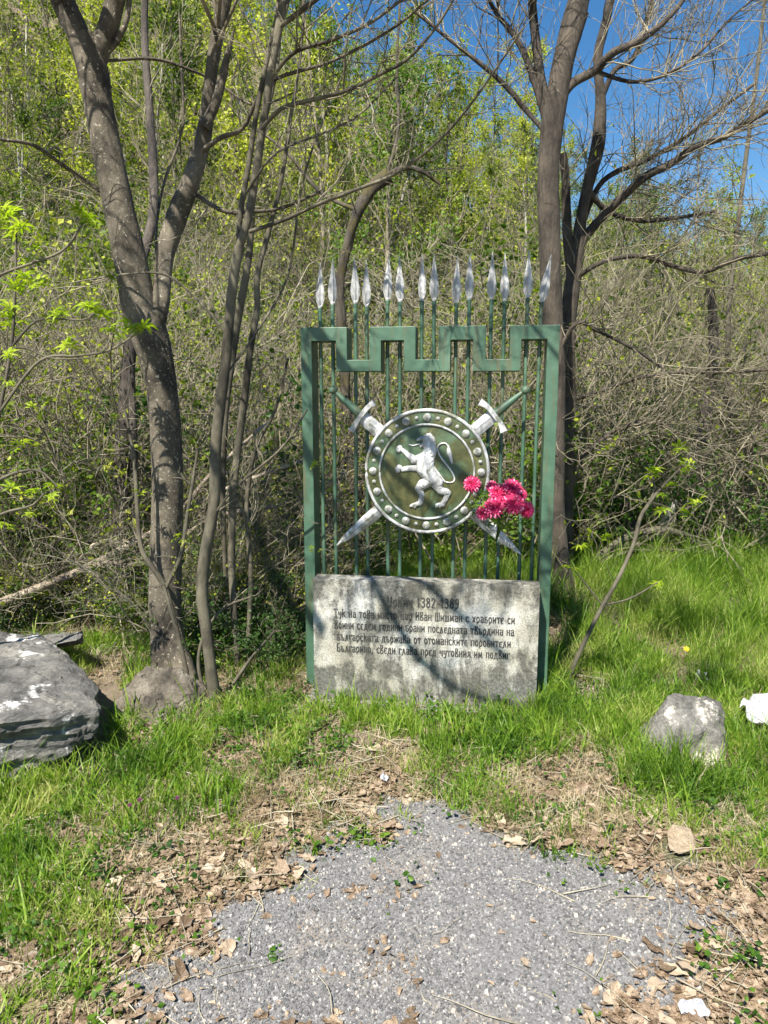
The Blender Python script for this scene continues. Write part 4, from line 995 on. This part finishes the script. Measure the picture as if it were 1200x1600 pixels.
# spring sprigs on the left
t = Tree('leafy_sapling', 'young sapling at the left edge with bright yellow-green divided leaves', 'sapling', (-60, 1060), 3.5, 'bark_slim')
tw = [[(-60, 1060, 4), (-40, 900, 4), (-20, 760, 3.5), (0, 640, 3), (18, 540, 2.5), (24, 440, 2), (26, 350, 1.5)],
      [(-20, 760, 3), (20, 740, 2.5), (60, 735, 2), (90, 760, 1.2)],
      [(-5, 650, 2.6), (60, 565, 2.2), (120, 556, 2), (170, 548, 1.7), (215, 520, 1.2)],
      [(-60, 470, 2.6), (0, 430, 2.4), (60, 408, 2.2), (100, 390, 2), (128, 352, 1.5)],
      [(20, 540, 2), (60, 500, 1.8), (130, 500, 1.4), (150, 490, 1)],
      [(-30, 820, 3), (10, 800, 2.4), (50, 790, 2), (70, 770, 1)],
      [(-50, 620, 2), (20, 545, 1.8), (80, 560, 1.5), (140, 560, 1.2)]]
for q in tw: t.limb(q, 'branch', 6, .05)
put_leaves(t, [at(x, y, 3.5 + RNG.normal(0, .06)) for x, y in ((15, 330), (28, 350), (8, 345), (22, 368), (125, 330), (140, 345), (50, 385), (38, 405), (40, 440), (28, 450), (60, 448), (90, 490), (20, 485), (15, 500), (140, 480), (160, 492), (175, 515), (210, 515), (222, 512), (195, 525), (105, 545), (145, 350), (92, 500), (28, 520))], 1.15, 4)
put_leaves(t, [at(x, y, 3.4 + RNG.normal(0, .1)) for x, y in ((20, 765), (55, 770), (75, 780), (50, 800), (10, 820), (90, 760), (30, 700), (8, 600), (60, 640), (12, 560))], .9, 3)
t.done()
# shrub stems in front of the forked tree
t = Tree('low_twiggy_shrub', 'low shrub of bent brown stems in front of the forked tree trunk', 'shrub', (300, 1075), 3.75, 'bark_slim')
for pts in ([(298, 1080, 4), (280, 1000, 4), (262, 930, 4.5), (248, 900, 4.5), (222, 860, 4), (215, 800, 3.5), (210, 720, 3), (195, 640, 2)],
            [(258, 920, 4), (282, 870, 3.5), (292, 810, 3.2), (300, 760, 2.8), (310, 700, 2)],
            [(345, 1100, 3), (370, 1060, 3), (395, 1025, 2.4), (430, 985, 1.6)],
            [(325, 1100, 3), (310, 1040, 3), (320, 990, 2.5), (350, 950, 2), (400, 930, 1.6)]):
    t.limb(pts, 'stem', 7, .06, 2, .1)
put_leaves(t, [at(x, y, 3.7 + RNG.normal(0, .05)) for x, y in ((222, 770), (222, 795), (300, 790), (215, 620), (178, 650), (278, 845), (490, 730), (488, 860))], .55, 3)
t.done()
# fallen branches
t = Tree('fallen_branch', 'pale dead branches lying in a slant across the thicket left of the forked tree', 'fallen branch', (0, 945), 4.5, 'deadwood', 'twig')
for pts in ([(-60, 965, 7), (0, 942, 7), (60, 918, 6.5), (120, 893, 6, .1), (170, 868, 5, .2), (240, 830, 4, .4), (320, 780, 3.5, .6), (400, 745, 3, .8), (490, 715, 2.5, 1)],
            [(100, 905, 4, .05), (160, 880, 4, .1), (230, 880, 3, .3), (330, 810, 3, .5), (440, 790, 2.5, .8)],
            [(120, 880, 3, .1), (150, 850, 3.5, .15), (190, 845, 3.5, .3), (240, 850, 3.5, .4), (330, 740, 3, .6), (430, 650, 2, 1)]):
    t.limb(pts, 'branch', 8, .12, 12, .6)
t.done()
t = Tree('arched_branch', 'long dark bare branch arching low over the grass at the right', 'fallen branch', (1190, 945), 6.3, 'bark_slim', 'twig')
for pts in ([(872, 975, 4), (892, 925, 5), (935, 870, 6), (980, 840, 6), (1040, 828, 5.5), (1100, 855, 5), (1150, 900, 5), (1195, 950, 5)],
            [(930, 880, 3), (985, 862, 3), (1060, 860, 3), (1140, 870, 2.5), (1200, 900, 2)]):
    t.limb(pts, 'branch', 8, .12, 16, .7)
t.done()
t = Tree('broken_trunk', 'short dark decayed tree trunk standing behind the tall grass at the right', 'tree stump', (990, 945), 6.6, 'bark_dark', 'twig_dark')
t.limb([(985, 945, 13), (988, 900, 12), (992, 850, 10), (980, 800, 9, .1), (975, 760, 5, .1)], 'trunk', 12, .2, 10, .7)
t.done()
t = Tree('broken_trunk', 'leaning trunk with a pale torn break, behind the bent sapling at the right', 'tree stump', (1095, 930), 7.0, 'bark_dark', 'twig_dark')
t.limb([(1095, 940, 16), (1090, 880, 14), (1085, 820, 12), (1092, 740, 11), (1100, 660, 9), (1115, 560, 8), (1110, 450, 6)], 'trunk', 12, .15, 16, .9)
P, r = tr([(1022, 845, 3), (1032, 825, 7), (1045, 805, 8), (1055, 780, 4)], 6.8); V, Q = bark_tube(P, r, 9, .2); link('torn_wood', mesh_np('torn_wood', V - t.b, Q, None, 'bark_pale', True), t.o)
t.done()

# ------------------------------------------------------------------ bouquet
Fx = lambda x, y, Yd: at(500 + x / 3.333, 580 + y / 3.333, Yd)
FB = at(795, 800, 3.55)
bq = thing('artificial_bouquet', 'bunch of pink artificial chrysanthemums tucked into the lower right of the shield', 'flowers', FB)
def chrys(sd=3):
    b = Buf(); rng = np.random.default_rng(sd); r = .05
    for ring_, (n, el, L) in enumerate(((16, -.25, 1), (16, .05, 1), (14, .4, .92), (12, .75, .8), (9, 1.1, .62), (5, 1.4, .45))):
        for k in range(n):
            a = 6.283 * (k + ring_ * .5 + rng.uniform(-.2, .2)) / n; e_ = el + rng.uniform(-.12, .12)
            d = np.array([math.cos(a) * math.cos(e_), math.sin(a) * math.cos(e_), math.sin(e_)]); s = np.array([-math.sin(a), math.cos(a), 0]); up_ = np.cross(d, s)
            V = []
            for t_, w_ in ((.1, .35), (.45, .8), (.8, .75), (1.0, .1)):
                c = d * r * L * t_ - up_ * r * .18 * t_ ** 2
                V += [c + s * w_ * .0062 , c - up_ * .0015, c - s * w_ * .0062]
            Q = []
            for j in range(3): Q += [(j * 3, j * 3 + 1, j * 3 + 4, j * 3 + 3), (j * 3 + 1, j * 3 + 2, j * 3 + 5, j * 3 + 4)]
            b.add(V, Q)
    me = b.mesh('flower_head', 'petal'); me.materials.append(M['petal_tip']); npet = len(me.polygons) // 6
    mi = np.zeros(npet * 6, np.int32)
    for q in range(npet):
        if rng.uniform() < .3: mi[q * 6 + 4:q * 6 + 6] = 1
    me.polygons.foreach_set('material_index', mi); return me
ch = chrys(); ch2 = chrys(4); ch3 = chrys(5)
fl = [(790, 588, .9, 3.52, -.5, -.1), (925, 632, 1.0, 3.5, -.3, 0), (1003, 608, 1.08, 3.5, .2, .4), (905, 712, 1.1, 3.46, -.3, -.3), (1012, 690, 1.1, 3.44, .1, 0), (1080, 722, .9, 3.48, .6, -.2), (845, 740, .75, 3.5, -.7, -.4), (893, 598, .65, 3.56, -.4, .5), (960, 655, .8, 3.49, 0, .2), (1050, 640, .7, 3.54, .6, .3)]
stem_b = Buf()
core = Fx(930, 760, 3.56)
for (x, y, s, Yd, tx, tz) in fl:
    p = Fx(x, y, Yd); o = link('flower_head', [ch, ch2, ch3][int(x) % 3], bq); o.location = tuple(p - FB); o.scale = (s,) * 3
    o.rotation_euler = Vector((tx, -1.0, .35 + tz)).normalized().to_track_quat('Z', 'Y').to_euler()
    V, Q = tubes(catmull([p + [0, .01, 0], (p + core) / 2 + [0, .03, -.02], core], 4)[None] - FB, np.full((1, 9), .003), 5); stem_b.add(V, Q)
V, Q = tubes(np.array([[core - FB, core - FB + [.01, .03, -.06], core - FB + [.0, .06, -.13]]]), np.array([[.008, .01, .006]]), 6); stem_b.add(V, Q)
link('stems', stem_b.mesh('stems', 'leaf_dark', True), bq)
gl_me = compound_leaf(.05); gl_me.materials.clear(); gl_me.materials.append(M['leaf_green'])
for (x, y) in ((825, 650), (840, 690), (800, 690), (930, 790), (960, 800), (1075, 790), (1000, 780), (860, 640), (870, 790), (1040, 780), (770, 700), (900, 770), (815, 665), (832, 640), (850, 670), (1085, 800), (1065, 780), (940, 810), (1000, 800), (880, 660), (790, 730), (760, 680)):
    o = link('leaf', gl_me, bq); o.location = tuple(Fx(x, y, 3.52 + RNG.normal(0, .02)) - FB); o.rotation_euler = (RNG.uniform(.6, 1.9), RNG.uniform(-.6, .6), RNG.uniform(-1, 1)); s = RNG.uniform(.5, .9); o.scale = (s,) * 3

# ------------------------------------------------------------------ ground cover near the camera
anch = [(50, 1230, .9, .17), (200, 1180, .95, .18), (350, 1150, .7, .12), (470, 1190, .85, .13), (600, 1135, .9, .12), (750, 1140, .9, .12), (680, 1170, 1, .14), (560, 1170, .9, .14), (800, 1165, .9, .14), (870, 1130, .9, .16), (960, 1080, .9, .2), (1150, 1050, .85, .2), (1000, 980, 1, .38), (1180, 960, 1, .38), (1080, 960, 1, .36), (1060, 1040, .8, .18), (1040, 1130, .7, .16),
        (900, 970, .9, .35), (1180, 1210, .95, .2), (1060, 1230, .9, .22), (950, 1200, .6, .18), (950, 1250, .3, .12), (620, 1195, .5, .1), (600, 1245, .05, .08), (500, 1265, .12, .08), (420, 1235, .6, .15), (450, 1290, .1, .08), (300, 1250, .55, .1), (150, 1290, .7, .12), (250, 1310, .3, .1), (60, 1290, .6, .1), (30, 1520, .3, .08), (240, 1350, .2, .08),
        (50, 1330, .75, .12), (120, 1390, .7, .12), (20, 1450, .65, .11), (230, 1400, .2, .08), (330, 1330, .12, .08), (200, 1500, .12, .08), (80, 1570, .3, .1), (130, 1470, .6, .12), (300, 1450, .03, .05), (1050, 1340, .06, .06), (1180, 1310, .35, .12), (1150, 1420, .04, .06),
        (1180, 1560, .04, .06), (800, 1245, .35, .14), (720, 1225, .7, .16), (880, 1250, .25, .12), (830, 1300, .1, .12), (700, 1330, .0, .04), (600, 1450, 0, .04), (800, 1500, 0, .04), (400, 1560, .02, .04), (1000, 1550, .02, .04), (350, 1050, .25, .1), (430, 1060, .4, .12), (100, 1000, .5, .15), (180, 1040, .8, .15), (250, 1150, .85, .14), (200, 980, .2, .1), (240, 1200, .9, .16), (620, 1000, .4, .1), (330, 1200, .6, .12), (400, 1180, .5, .12), (1000, 1180, .8, .18), (900, 1180, .6, .16), (820, 1200, .5, .14)]
AX = np.array([on_ground(a[0], a[1])[:2] for a in anch]); AD = np.array([a[2] for a in anch]); AH = np.array([a[3] for a in anch])
def dens(x, y):
    d2 = (x[:, None] - AX[None, :, 0]) ** 2 + (y[:, None] - AX[None, :, 1]) ** 2 + 1e-4
    w_ = 1 / d2 ** 2; w_ /= w_.sum(1, keepdims=True); return w_ @ AD, w_ @ AH
PC = np.array([.5 * (pu0 + pu1)])
SHEET = on_ground(1198, 1150); TAN = on_ground(1063, 1342)
def in_stone(x, y):
    q = np.stack([x, y, 0 * x], 1) - C0; u = q @ EX; v = q @ EYv
    m = (u > pu0 - .02) & (u < pu1 + .02) & (v > -NP - .02) & (v < .3)
    m |= (np.hypot(x - SHEET[0], y - SHEET[1]) < .17) | (np.hypot(x - TAN[0], y - TAN[1]) < .07)
    m |= (x < -1.2) & (y > 2.95) & (y < 3.8) & (x < -1.2 - .25 * (y - 3.0))
    return m
def blades(name, mat, N, hscale, wid, label, dry=False, ylim=(1.5, 7.2), xl=4.2, seed=1, thr=0., clump=18):
    rng = np.random.default_rng(seed); nc = N // clump * 4
    y = rng.uniform(*ylim, nc); x = rng.uniform(-1, 1, nc) * np.minimum(.62 * y + .3, xl)
    d, h = dens(x, y)
    pn = fbm(x * 4.5, y * 4.5, 61, 3)
    if dry: d = np.clip(1.1 - d, .12, 1) * np.where(poly_sd(x, y) < -.05, .1, 1)
    else: d = d * np.clip((pn - .40) * 5, .02, 1.2) * (poly_sd(x, y) > -.12)
    k = (rng.uniform(0, 1, nc) < d) & ~in_stone(x, y); x, y, h = x[k], y[k], h[k]; m = len(x)
    ci = np.repeat(np.arange(m), clump); n = len(ci); hh = (h[ci] * rng.uniform(.45, 1.15, m)[ci]) * rng.uniform(.35, 1.15, n) * hscale
    sp = rng.uniform(.01, .035, m)[ci]
    bx = x[ci] + rng.normal(0, 1, n) * sp; by = y[ci] + rng.normal(0, 1, n) * sp
    a = rng.uniform(0, 6.283, n); lean = rng.uniform(.1, .75, n) * (2.2 if dry else 1) 
    dx, dy = np.cos(a), np.sin(a); sx, sy = -dy, dx
    fa = rng.uniform(0, 6.283, n); sx, sy = np.cos(fa), np.sin(fa)
    wv = rng.uniform(.6, 1.3, n) * wid; z0 = gz(bx, by) - .005
    rows = []
    for t_, w_ in ((0, 1), (.4, .9), (.75, .6), (1, .04)):
        off = lean * hh * t_ ** 2; zz = z0 + hh * (t_ - .35 * lean * t_ ** 2)
        cx, cy = bx + dx * off, by + dy * off
        rows.append(np.stack([cx - sx * wv * w_ / 2, cy - sy * wv * w_ / 2, zz], 1)); rows.append(np.stack([cx + sx * wv * w_ / 2, cy + sy * wv * w_ / 2, zz], 1))
    V = np.stack(rows, 1); b = np.arange(n)[:, None] * 8
    Q = np.concatenate([b + np.array([[2 * j, 2 * j + 1, 2 * j + 3, 2 * j + 2]]) for j in range(3)])
    return tag(link(name, mesh_np(name, V.reshape(-1, 3), Q, None, mat, True)), label, 'grass', kind='stuff')
blades('grass', 'grass', 120000, 1., .005, 'tufts of fresh green grass along the gravel and round the memorial')
blades('long_grass', 'grass', 7000, 1.7, .0075, 'tall broad grass blades rising above the short grass', seed=9, clump=9)
blades('dry_grass', 'drygrass', 60000, .8, .0026, 'dry straw coloured blades among the dead leaves', True, (1.5, 6), 4, 5)
# dead leaves
def deadleaf_mesh(k, n=13):
    rng = np.random.default_rng(k); a = np.linspace(0, 2 * math.pi, n, endpoint=False)
    r = (1 + .38 * np.cos(a) + .18 * np.cos(3 * a + k) + .16 * rng.normal(0, 1, n)) * .5
    x = r * np.cos(a); y = r * np.sin(a) * .62; z = rng.uniform(-.1, .22) * np.abs(y) * 2 + rng.uniform(-.25, .4) * x * x + rng.normal(0, .05, n)
    V = np.concatenate([[[0, 0, 0]], np.stack([x, y, z], 1)]); T = [(0, 1 + i, 1 + (i + 1) % n) for i in range(n)]
    return V, np.array(T)
DL = [deadleaf_mesh(k) for k in range(8)]; DS = [deadleaf_mesh(k + 20, 7) for k in range(8)]
def litter():
    rng = np.random.default_rng(11); N = 90000; y = 1.45 + 5 * rng.uniform(0, 1, N) ** 1.3; x = rng.uniform(-1, 1, N) * (.6 * y + .2)
    d, h = dens(x, y); s = poly_sd(x, y) + (fbm(x * 5, y * 5, 31, 4) - .5) * .42
    p = np.clip(1.15 - d, .12, 1) * np.where(s < 0, np.clip(.10 + (s + .10) * 2.2, .018, 1), 1) * np.clip(1.3 - np.clip(s, 0, 1) * .3, .3, 1) * np.where(y > 3.2, .6, 1)
    p = np.maximum(p, np.clip((fbm(x * 3.3, y * 3.3, 83, 4) - .56) * 5, 0, .55) * (x < .1))
    k = (rng.uniform(0, 1, N) < p * .85) & ~in_stone(x, y); x, y = x[k], y[k]; n = len(x)
    size = (.008 + .030 * rng.uniform(0, 1, n) ** 1.6) * np.where(rng.uniform(0, 1, n) < .08, 1.9, 1)
    Vs = []; Ts = []; off = 0; big = []
    ang = rng.uniform(0, 6.28, n); tx = rng.normal(0, .22, n); ty = rng.normal(0, .22, n); z = gz(x, y) + .008 + rng.uniform(0, .016, n) + np.where(poly_sd(x, y) < .02, .014, 0)
    score = size / (y + .5); order = np.argsort(-score); bigset = set(order[:300].tolist())
    me = [mesh_np('dead_leaf', V, None, T, 'deadleaf', False) for V, T in DL]
    for i in order[:300]:
        o = link('dead_leaf', me[i % 8], ground); o.location = (float(x[i]), float(y[i]), float(z[i]) + .004); o.rotation_euler = (tx[i], ty[i], ang[i]); o.scale = (float(size[i]),) * 3
    rest = order[300:]
    for j in range(8):
        idx = rest[rest % 8 == j]; V, T = DS[j]; m = len(idx)
        W = V[None] * size[idx][:, None, None] * np.array([1, 1, 1])
        a, b_, c_ = ang[idx][:, None], tx[idx][:, None], ty[idx][:, None]
        X, Y, Z = W[..., 0], W[..., 1], W[..., 2]
        Y, Z = Y * np.cos(b_) - Z * np.sin(b_), Y * np.sin(b_) + Z * np.cos(b_)
        X, Z = X * np.cos(c_) + Z * np.sin(c_), -X * np.sin(c_) + Z * np.cos(c_)
        X, Y = X * np.cos(a) - Y * np.sin(a), X * np.sin(a) + Y * np.cos(a)
        P = np.stack([X + x[idx][:, None], Y + y[idx][:, None], Z + z[idx][:, None]], -1)
        Vs.append(P.reshape(-1, 3)); Ts.append((T[None] + (np.arange(m) * len(V))[:, None, None]).reshape(-1, 3) + off); off += m * len(V)
    tag(link('leaf_litter', mesh_np('leaf_litter', np.concatenate(Vs), None, np.concatenate(Ts), 'deadleaf', False)), 'carpet of dry brown fallen leaves around the gravel', 'leaf litter', kind='stuff')
litter()
def sticks():
    rng = np.random.default_rng(21); N = 1500; y = rng.uniform(1.5, 5, N); x = rng.uniform(-1, 1, N) * (.6 * y + .2); k = (~in_stone(x, y)) & (rng.uniform(0, 1, N) < np.where(poly_sd(x, y) < -.1, .12, 1)); x, y = x[k], y[k]; n = len(x)
    a = rng.uniform(0, 6.28, n); st = np.stack([x, y, gz(x, y) + .032], 1); P = grow(st, np.stack([np.cos(a), np.sin(a), 0 * a], 1), rng.uniform(.05, .28, n), 5, .15, 0, rng)
    P[..., 2] = gz(P[..., 0], P[..., 1]) + .028 + rng.uniform(0, .015, (n, 1))
    V, Q = tubes(P, taper(n, 6, rng.uniform(.0012, .003, n), .0008), 4)
    tag(link('fallen_twigs', mesh_np('fallen_twigs', V, Q, None, 'twig_straw', True)), 'small dry twigs scattered over the gravel and leaves', 'twigs', kind='stuff')
sticks()
def weeds():
    rng = np.random.default_rng(31); N = 5500; y = 1.5 + 5 * rng.uniform(0, 1, N); x = rng.uniform(-1, 1, N) * (.6 * y + .2); d, h = dens(x, y); n2 = fbm(x * 2.2, y * 2.2, 71, 3)
    k = (rng.uniform(0, 1, N) < np.clip((n2 - .42) * 5, .03, 1) * np.clip(d + .1, .05, 1) * np.where(poly_sd(x, y) < -.15, .12, 1)) & ~in_stone(x, y); x, y = x[k], y[k]
    pts = []
    for a, b_ in zip(x, y):
        m = rng.integers(10, 26); r = rng.uniform(.03, .10); pts.append(np.stack([a + rng.normal(0, r * .5, m), b_ + rng.normal(0, r * .5, m), np.full(m, float(gz(a, b_)) + .01) + rng.uniform(0, r * .9, m)], 1))
    pts = np.concatenate(pts)
    V, Q, T = leaf_quads(pts, .022, rng, .75, .7)
    tag(link('low_weeds', mesh_np('low_weeds', V, None, T, 'leaf_green', False)), 'low broad leaved weeds growing between the grass tufts', 'weeds', kind='stuff')
weeds()
# dandelions and dead nettles
def daisy(name, px, py, mat, label, cat, r=.016, h=.12):
    g = on_ground(px, py); P = at(px, py, g[1] - .25); base_ = np.array([P[0], P[1], float(gz(P[0], P[1]))]); o = thing(name, label, cat, base_)
    hh = P[2] - base_[2]; V, Q = tubes(np.array([[(0, 0, 0), (.004, 0, hh * .5), (0, 0, hh)]]), np.array([[.002, .0018, .0016]]), 5); link('stem', mesh_np('stem', V, Q, None, 'leaf_green', True), o)
    b = Buf()
    for k in range(22):
        a = k * 2.4; e_ = .15 + .9 * (k / 22); d = np.array([math.cos(a) * math.cos(e_), math.sin(a) * math.cos(e_), math.sin(e_)]) * r; s = np.array([-math.sin(a), math.cos(a), 0]) * r * .2
        b.add([s * .4, d * .6 + s, d, d * .6 - s, -s * .4], [(0, 1, 3, 4)], [(1, 2, 3)])
    f = link('flower_head', b.mesh('flower_head', mat), o); f.location = (0, 0, hh); f.rotation_euler = (.6, 0, 0)
daisy('dandelion', 1072, 1015, 'yellow', 'yellow dandelion in the tall grass above the cream-spotted boulder', 'flower', .02)
daisy('dandelion', 862, 1012, 'yellow', 'yellow dandelion close to the right post of the grille', 'flower', .016)
for i, (x, y, l) in enumerate(((203, 1258, 'left purple dead-nettle in the grass below the flat-topped boulder'), (218, 1250, 'purple dead-nettle close right of another in the grass below the boulder'), (277, 1247, 'purple dead-nettle standing alone in grass below the brown boulder'))):
    daisy('purple_dead_nettle', x, y, 'purple', l, 'flower', .010)

# ------------------------------------------------------------------ background vegetation
def proto_tree(k):
    rng = np.random.default_rng(100 + k); H = rng.uniform(4.2, 6.8)
    T0 = grow(np.zeros((1, 3)), np.array([[rng.normal(0, .05), rng.normal(0, .05), 1]]), [H], 12, .05, .08, rng)
    o = link('hillside_tree', None); b = Buf(); V, Q = tubes(T0, taper(1, 13, rng.uniform(.05, .085), .012), 6); b.add(V, Q); tk = link('trunk', b.mesh('trunk', ['bark_pale', 'bark_slim', 'bark_pale', 'twig', 'bark_rough'][k % 5], True), o)
    a, d, t_ = kids(T0, 34, .12, .98, .95, .2, rng); L = (1 - t_ * .55) * rng.uniform(.9, 2.6, 34); B1 = grow(a, d, L, 6, .2, .12, rng); b = Buf(); V, Q = tubes(B1, taper(34, 7, .014, .004), 4); b.add(V, Q)
    a, d, t2 = kids(B1, 8, .2, .98, .7, .25, rng); n = len(a); B2 = grow(a, d, np.repeat(L, 8) * rng.uniform(.2, .5, n), 4, .2, .1, rng); V, Q = tubes(B2, taper(n, 5, .006, .003), 3); b.add(V, Q)
    tw_ = link('crown', b.mesh('crown', 'twig', True), o)
    nl, per = (850, 4) if k % 3 != 2 else (330, 3)
    pt = np.repeat(along(B2, nl, .35, rng, .04), per, 0); pt = pt + rng.normal(0, .06, pt.shape)
    b = Buf(); b.add(*leaf_quads(pt, .075, rng, .75)); lv_ = link('leaves', b.mesh('leaves', 'leaf_green' if k % 6 == 3 else 'leaf_far'), o); lv_['kind'] = 'stuff'
    return o
def proto_bare(k):
    rng = np.random.default_rng(200 + k); ns = 16; a0 = rng.uniform(0, 6.28, ns); H = rng.uniform(1.2, 2.8, ns)
    st = np.stack([rng.normal(0, .22, ns), rng.normal(0, .22, ns), np.full(ns, -.05)], 1); d = np.stack([np.cos(a0) * .55, np.sin(a0) * .55, np.ones(ns)], 1)
    B1 = grow(st, d, H, 9, .17, .02 - .03 * (k % 3), rng); o = link('bare_shrub' if k < 40 else 'twiggy_bush', None); b = Buf(); V, Q = tubes(B1, taper(ns, 10, .009, .003), 4); b.add(V, Q)
    a, d, t_ = kids(B1, 9, .15, .98, .7, .1, rng); n = len(a); L = np.repeat(H, 9) * rng.uniform(.15, .5, n); B2 = grow(a, d, L, 6, .25, .03, rng); V, Q = tubes(B2, taper(n, 7, .0038, .0016), 3); b.add(V, Q)
    a, d, t_ = kids(B2, 3, .15, .98, .8, .0, rng); n = len(a); B3 = grow(a, d, rng.uniform(.1, .4, n), 4, .25, 0, rng); V, Q = tubes(B3, taper(n, 5, .0021, .0011), 3); b.add(V, Q)
    link('stems', b.mesh('stems', ['twig', 'twig_dark', 'twig_straw', 'twig'][k % 4], True), o)
    b = Buf(); b.add(*leaf_quads(along(B3, 1500 if k % 2 else 600, .3, rng, .02), .034, rng, .75)); l = link('leaves', b.mesh('leaves', 'leaf_far'), o); l['kind'] = 'stuff'
    return o
def proto_leafy(k, mat, nm='leafy_shrub'):
    rng = np.random.default_rng(300 + k); ns = 12; a0 = rng.uniform(0, 6.28, ns); H = rng.uniform(.5, 1.5, ns)
    st = np.stack([rng.normal(0, .2, ns), rng.normal(0, .2, ns), np.full(ns, -.05)], 1); d = np.stack([np.cos(a0) * .8, np.sin(a0) * .8, np.ones(ns)], 1)
    B1 = grow(st, d, H, 6, .2, .0, rng); o = link(nm, None); b = Buf(); V, Q = tubes(B1, taper(ns, 7, .006, .002), 4); b.add(V, Q)
    a, d, t_ = kids(B1, 8, .15, .98, .8, .1, rng); n = len(a); B2 = grow(a, d, rng.uniform(.15, .5, n), 4, .25, .03, rng); V, Q = tubes(B2, taper(n, 5, .003, .0013), 3); b.add(V, Q)
    link('stems', b.mesh('stems', 'twig', True), o)
    b = Buf(); b.add(*leaf_quads(along(B2, 2600, .1, rng, .04), .040, rng, .75, .3)); l = link('leaves', b.mesh('leaves', mat), o); l['kind'] = 'stuff'
    return o
def scatter(protos, spots, smin, smax, label, cat, group, dz=0):
    for i, (x, y) in enumerate(spots):
        p = protos[i % len(protos)]; s = random.uniform(smin, smax) * (.68 if (cat == 'tree' and x / y > .22) else 1); sc = (s * random.uniform(.85, 1.15), s * random.uniform(.85, 1.15), s)
        l3 = (x, y, float(gz(x, y)) + dz)
        if i < len(protos): p.location = tuple(float(v) for v in l3); p.scale = sc; p.rotation_euler = (0, 0, random.uniform(0, 6.28)); o = p; tag(p, label, cat, group)
        else: o = dup(p, l3, random.uniform(0, 6.28), sc)
def pick(n, y0, y1, xf, power=1., seed=0, mind=.3, cond=None):
    rng = np.random.default_rng(seed); out = []; tries = 0
    while len(out) < n and tries < n * 60:
        tries += 1; y = y0 + (y1 - y0) * rng.uniform() ** power; x = rng.uniform(-1, 1) * (xf * y + 1)
        if cond and not cond(x, y): continue
        if any((x - a) ** 2 + (y - b_) ** 2 < (mind * (.5 + y / 20)) ** 2 for a, b_ in out): continue
        out.append((x, y))
    return out
far = pick(290, 14, 62, .62, .75, 1, .9)
scatter([proto_tree(k) for k in range(9)], far, .65, 1.15, 'slender pale-stemmed tree with budding yellow-green leaves on the wooded slope', 'tree', 'young trees covering the wooded slope')
near_ok = lambda x, y: not (y < 6.7 and x > .9) and not (y < 6.4 and x > -1.0) and not (y < 5.4 and x > -2.0)
GR = np.random.default_rng(55)
green_ok = lambda x, y: near_ok(x, y) and not (x / y > .17 and y < 17 and GR.uniform() < .55)
scatter([proto_bare(k) for k in range(8)], pick(285, 4.9, 26, .6, 1.25, 2, .3, near_ok), .75, 1.3, 'leafless tangled brown shrub in the thicket behind the memorial', 'shrub', 'bare shrubs of the thicket')
scatter([proto_leafy(k, 'leaf_green') for k in range(3)] , pick(200, 4.7, 24, .6, 1.3, 3, .3, green_ok), .6, 1.4, 'low shrub in fresh green leaf in the thicket behind the memorial', 'shrub', 'green shrubs of the thicket')
scatter([proto_leafy(k + 5, 'leaf_far', 'budding_bush') for k in range(3)] , pick(230, 9.5, 45, .6, 1, 4, .45, green_ok), .9, 2.3, 'bush with small yellow-green new leaves on the slope', 'bush', 'yellow-green shrubs on the slope')
side_ok = lambda x, y: -.62 * y < x < -.55 and not (y < 4.6 and x < -1.35) and (x + 1.15) ** 2 + (y - 3.95) ** 2 > .12
scatter([proto_leafy(k + 40, ('leaf_green', 'leaf_far', 'leaf_dark')[k], 'green_herb') for k in range(3)], pick(46, 3.95, 5.8, .6, 1, 8, .22, side_ok), .3, .55, 'low leafy green plant on the ground round the trunks left of the grille', 'plant', 'leafy plants under the left trees')
scatter([proto_bare(k + 40) for k in range(3)], pick(26, 4.3, 5.8, .6, 1, 9, .25, side_ok), .35, .6, 'small bare twiggy bush at the foot of the trunks left of the grille', 'bush', 'twiggy bushes under the left trees')
# rock outcrops on the slope
def outcrop(px, py, wpx, hpx, label, seed):
    d = ray(px, py); tt = None
    for s in np.linspace(8, 90, 600):
        p = np.array([0, 0, EYE]) + d * s
        if gz(p[0], p[1]) > p[2]: tt = s; break
    if tt is None: return
    p = np.array([0, 0, EYE]) + d * (tt - .3); w_ = wpx * tt / FPX / 2; h_ = hpx * tt / FPX / 2; rng = np.random.default_rng(seed)
    pts = [p + np.array([rng.uniform(-1, 1) * w_, rng.uniform(-1.2, .8), rng.uniform(-1, 1) * h_]) for _ in range(16)]
    rock('rock_outcrop', pts, 'cliff', label, 'rock outcrop', .35, .8, 4, .1, seed)
outcrop(450, 65, 90, 90, 'bare grey cliff showing through the trees at the top of the slope', 41)
outcrop(575, 240, 70, 40, 'grey rock face on the slope above the leaning mossy trunk', 42)
